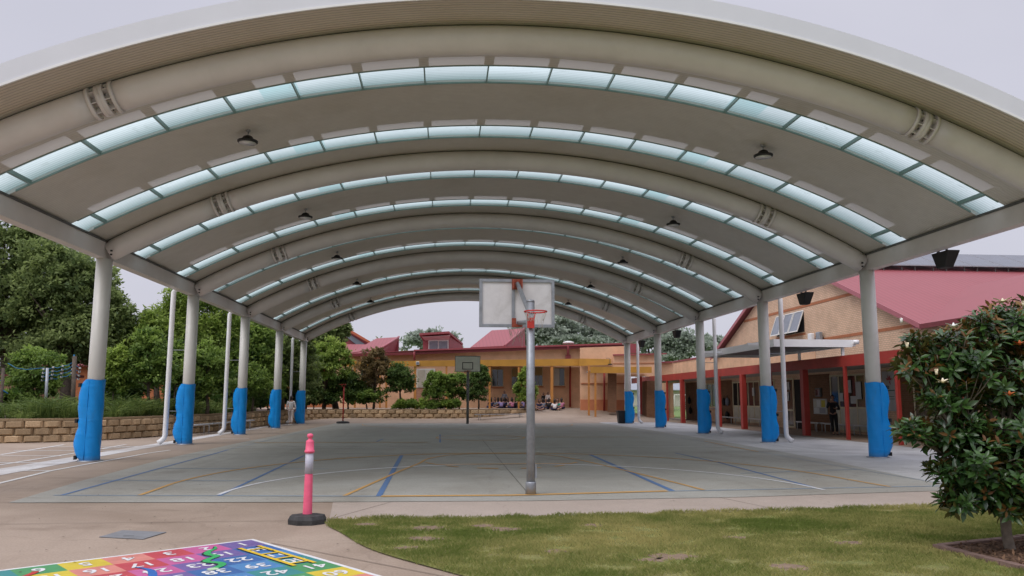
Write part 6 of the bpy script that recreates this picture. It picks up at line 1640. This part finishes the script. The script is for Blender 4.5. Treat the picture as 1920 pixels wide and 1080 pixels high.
def standing(label, loc, yaw, H, top, bottom, hairm, long, pose, shoes=M_black):
    r = thing('person', label, 'person', loc)
    L = Vector(loc); k = H/1.75
    f = Vector((sin(yaw), cos(yaw), 0)); s = Vector((cos(yaw), -sin(yaw), 0)); u = Vector((0, 0, 1))
    def W(a, b, z): return s*(a*k)+f*(b*k)+u*(z*k)
    ft = pose['feet']; kn = pose['knees']; el = pose['elbows']; hd = pose['hands']
    V = [W(0, 0, .95)]; R = [(.11*k, .075*k)]; E = []
    ch = chain(V, E, R, 0, [W(0, .0, 1.12), W(0, 0, 1.30), W(0, -.01, 1.42)], [(.09*k, .07*k), (.12*k, .08*k), (.11*k, .07*k)])
    nk = chain(V, E, R, ch, [W(0, 0, 1.50)], [.052*k]); hc = W(0, pose.get('hy', .02), 1.635); face(V, E, R, nk, hc, .225*k, yaw)
    TV = [W(0, 0, .86)]; TR = [(.165*k, .125*k)]; TE = []; tc = chain(TV, TE, TR, 0, [W(0, 0, 1.12), W(0, 0, 1.30), W(0, -.01, 1.42)], [(.155*k, .12*k), (.165*k, .12*k), (.135*k, .09*k)])
    BV = [W(0, 0, 1.0)]; BR = [(.155*k, .115*k)]; BE = []
    for i, sg in enumerate((-1, 1)):
        e_, h_ = W(*el[i]), W(*hd[i]); sh = W(sg*.17, 0, 1.40)
        w = chain(V, E, R, ch, [sh, sh.lerp(e_, .5), e_, e_.lerp(h_, .5), h_], [.055*k, .046*k, .04*k, .036*k, .027*k])
        dd = (h_-e_).normalized(); add_hand(V, E, R, w, dd, f if abs(dd.dot(f)) < .8 else s, k)
        chain(TV, TE, TR, tc, [sh, sh.lerp(e_, .5), e_, e_.lerp(h_, .5), e_.lerp(h_, .86)], [.068*k, .058*k, .052*k, .048*k, .042*k])
        hp = W(sg*.09, 0, .88); kk, an = W(*kn[i]), W(ft[i][0], ft[i][1], .09+ft[i][2])
        chain(V, E, R, 0, [hp, hp.lerp(kk, .5), kk, kk.lerp(an, .4), an, W(ft[i][0]*1.05, ft[i][1]+.12, .035+ft[i][2]*.5)], [.085*k, .075*k, .055*k, .05*k, .035*k, .028*k])
        chain(BV, BE, BR, 0, [hp, hp.lerp(kk, .5), kk, kk.lerp(an, .4), an.lerp(kk, .06)], [.105*k, .095*k, .075*k, .07*k, .062*k])
    obj_mesh('body', skin(V, E, R), M_skin, r); obj_mesh('top', skin(TV, TE, TR), top, r); obj_mesh('trousers', skin(BV, BE, BR), bottom, r)
    for o in r.children: o.location = (0, 0, 0)
    hcw = hc+L; head_parts(r, hcw, .235*k, yaw, hairm, long); features(r, hcw, .225*k, yaw)
    for i in range(2):
        a = L+W(ft[i][0], ft[i][1], 0+ft[i][2]); mb = MB(); d = f; sd = s*.045*k; z = Vector((0, 0, .075*k))
        mb.hexa([a-sd-d*.08*k, a-sd+d*.17*k, a+sd+d*.17*k, a+sd-d*.08*k, a-sd*.8-d*.07*k+z, a-sd*.7+d*.12*k+z*.5, a+sd*.7+d*.12*k+z*.5, a+sd*.8-d*.07*k+z]); mb.build('shoe', shoes, r)
    return r
standing('person in white top and pale trousers walking away beside the last left column', (-10.75, 49.9, 0.0), radians(8), 1.76, M_whitec, M_pinkc, M_hair, True,
         dict(feet=[(-.09, .12, 0), (.10, -.14, .02)], knees=[(-.09, .10, .5), (.10, 0, .5)], elbows=[(-.25, -.03, 1.13), (.25, .03, 1.13)], hands=[(-.23, .10, .90), (.24, .12, .92)]), shoes=M_wframe)
standing('person in black clothes standing on the verandah with a hand raised to the face', (16.0, 35.2, .012), radians(205), 1.78, M_blackc, M_blackc, M_hair, False,
         dict(feet=[(-.13, .04, 0), (.03, .08, 0)], knees=[(-.11, .05, .5), (.06, .06, .5)], elbows=[(-.27, .02, 1.12), (.24, .16, 1.18)], hands=[(-.10, .22, 1.15), (.07, .22, 1.47)], hy=.04))
def child_seated():
    r = thing('person', 'x', 'person', (0, 0, 0), 'children seated on the ground under the mustard verandah')
    V = [Vector((0, 0, .12))]; R = [(.13, .11)]; E = []
    ch = chain(V, E, R, 0, [Vector((0, .0, .28)), Vector((0, .03, .42))], [(.11, .08), (.12, .08)])
    nk = chain(V, E, R, ch, [Vector((0, .04, .50))], [.04]); face(V, E, R, nk, Vector((0, .05, .62)), .2, 0)
    TV = [Vector((0, 0, .1))]; TR = [(.15, .13)]; TE = []; tc = chain(TV, TE, TR, 0, [Vector((0, 0, .28)), Vector((0, .03, .43))], [(.135, .1), (.135, .09)])
    LV = [Vector((0, 0, .11))]; LR = [(.13, .10)]; LE = []
    for sg in (-1, 1):
        sh = Vector((sg*.13, .03, .41)); el = Vector((sg*.2, .12, .27)); h = Vector((sg*.08, .27, .22))
        w = chain(V, E, R, ch, [sh, el, h], [.04, .033, .022]); add_hand(V, E, R, w, Vector((-sg*.3, 1, 0)), Vector((sg, 0, 0)), .75)
        chain(TV, TE, TR, tc, [sh, sh.lerp(el, .8)], [.055, .05])
        chain(V, E, R, 0, [Vector((sg*.1, .08, .1)), Vector((sg*.26, .3, .14)), Vector((-sg*.05, .36, .05)), Vector((-sg*.12, .36, .04))], [.07, .05, .035, .03])
        chain(LV, LE, LR, 0, [Vector((sg*.1, .08, .105)), Vector((sg*.22, .26, .14))], [.09, .075])
    obj_mesh('body', skin(V, E, R, 1), M_skin, r); obj_mesh('shirt', skin(TV, TE, TR, 1), M_navy, r); obj_mesh('shorts', skin(LV, LE, LR, 1), M_navy, r)
    head_parts(r, Vector((0, .05, .62)), .21, 0, M_hair, True); features(r, Vector((0, .05, .62)), .2, 0)
    return r
kid = child_seated()
def place_kid(px, d, rz, shirt, lab, sc, first=False, z=None):
    p = atd(px, 760, d); zz = hgt(p.x, p.y) if p.x > 5.3 else .80
    loc = (p.x, p.y, zz)
    o = kid if first else dup(kid)
    o.location = loc; o.rotation_euler = (0, 0, rz); o.scale = (sc, sc, sc); o['label'] = lab
    for c in o.children:
        if c.name.startswith('shirt'):
            c.material_slots[0].link = 'OBJECT'; c.material_slots[0].material = shirt
        if c.name.startswith('shorts'):
            c.material_slots[0].link = 'OBJECT'; c.material_slots[0].material = M_navy
kids = [(921, M_navy, 'navy shirt, leftmost of the seated row'), (928, M_greyc, 'grey shirt, second from the left in the seated row'), (934, M_blackc, 'black shirt in the left seated group'), (940, M_lilac, 'lilac shirt in the left seated group'),
        (946.5, M_navy, 'navy shirt right of the lilac child'), (951, M_whitec, 'white shirt left of the pink child'), (960.5, M_pinkshirt, 'bright pink shirt in the left seated group'), (967, M_blackc, 'black shirt at the right end of the left group'), (983, M_lilac, 'lilac shirt just left of the near hoop pole'),
        (1011, M_navy, 'navy shirt, first right of the near hoop pole'), (1018, M_greyc, 'grey shirt, second right of the near hoop pole'), (1029, M_blackc, 'black shirt just left of the thick orange post'), (1040, M_whitec, 'white shirt just right of the thick orange post'), (1045.5, M_teal, 'teal shirt right of the thick orange post'), (1053, M_pinkshirt, 'pink shirt at the right end of the seated row')]
for i, (px, m, t) in enumerate(kids):
    place_kid(px, 62.9+(i % 3)*.5 if px > 1000 else 65.0+(i % 3)*.35, random.uniform(-.6, .6)+(pi if i % 4 == 1 else 0), m, 'child seated on the ground in '+t, 1.25, first=(i == 0))
for px, d, H, m1, lab in ((946, 66.0, 1.45, M_greyc, 'person in grey standing behind the left seated children'), (1019, 65.6, 1.25, M_blackc, 'child in black standing left of the thick orange post'), (1027.5, 65.6, 1.3, M_pinkc, 'child in pale top standing between the child in black and the post')):
    p = atd(px, 760, d); standing(lab, (p.x, p.y, max(.80, hgt(p.x, p.y) if p.x > 5.3 else .8)), random.uniform(-.5, .5)+pi, H, m1, M_navy, M_hair, True,
        dict(feet=[(-.08, .02, 0), (.10, -.04, 0)], knees=[(-.09, .03, .5), (.10, 0, .5)], elbows=[(-.25, -.03, 1.13), (.25, .03, 1.13)], hands=[(-.23, .10, .90), (.24, .12, .92)]))

# ------------------------------------------------------------------ light
SUN_EL, SUN_AZ = radians(52), radians(228)   # behind the camera, high, veiled by cloud
w = bpy.data.worlds.new('World'); scene.world = w; w.use_nodes = True
nt = w.node_tree; nt.nodes.clear()
out = nt.nodes.new('ShaderNodeOutputWorld'); bg = nt.nodes.new('ShaderNodeBackground'); bg.inputs['Strength'].default_value = .1
sk = nt.nodes.new('ShaderNodeTexSky'); sk.sky_type = 'NISHITA'; sk.sun_disc = False; sk.sun_elevation = SUN_EL; sk.sun_rotation = SUN_AZ; sk.dust_density = 4; sk.air_density = 1
tc = nt.nodes.new('ShaderNodeTexCoord')
cl = noise(nt, mapping(nt, tc.outputs['Generated'], (1, 1, 2.2)), 1.6, 4, .5, .3)
cloud = ramp(nt, cl, [(.3, (6.0, 6.0, 6.95)), (.7, (6.9, 6.85, 7.8))])
c = mixc(nt, sk.outputs[0], cloud, .90)
sep = N(nt, 'ShaderNodeSeparateXYZ'); nt.links.new(tc.outputs['Generated'], sep.inputs[0])
lift = N(nt, 'ShaderNodeMapRange'); lift.interpolation_type = 'SMOOTHSTEP'; lift.inputs['From Min'].default_value = .42; lift.inputs['From Max'].default_value = 1.0; lift.inputs['To Min'].default_value = 1.0; lift.inputs['To Max'].default_value = 2.7
nt.links.new(sep.outputs['Z'], lift.inputs['Value'])
c = mixc(nt, c, lift.outputs[0], 1, 'MULTIPLY')
nt.links.new(c, bg.inputs['Color']); nt.links.new(bg.outputs[0], out.inputs['Surface'])
for e in [n for n in nt.nodes if n.type == 'VALTORGB']:
    pass
sun = bpy.data.lights.new('sun', 'SUN'); sun.energy = 1.1; sun.angle = radians(36); sun.color = (1, .97, .93)
so = bpy.data.objects.new('sun', sun); COL.objects.link(so)
d = Vector((sin(SUN_AZ)*cos(SUN_EL), cos(SUN_AZ)*cos(SUN_EL), sin(SUN_EL)))
so.rotation_euler = (-d).to_track_quat('-Z', 'Y').to_euler(); so.location = (0, 0, 40)

scene.view_settings.view_transform = 'Standard'; scene.view_settings.look = 'None'; scene.view_settings.exposure = 0; scene.view_settings.gamma = 1
cy = scene.cycles
cy.use_denoising = True
cy.max_bounces = 7; cy.diffuse_bounces = 4; cy.glossy_bounces = 3; cy.transmission_bounces = 5; cy.transparent_max_bounces = 6
cy.caustics_reflective = False; cy.caustics_refractive = False
cy.sample_clamp_indirect = 6
scene.render.film_transparent = False
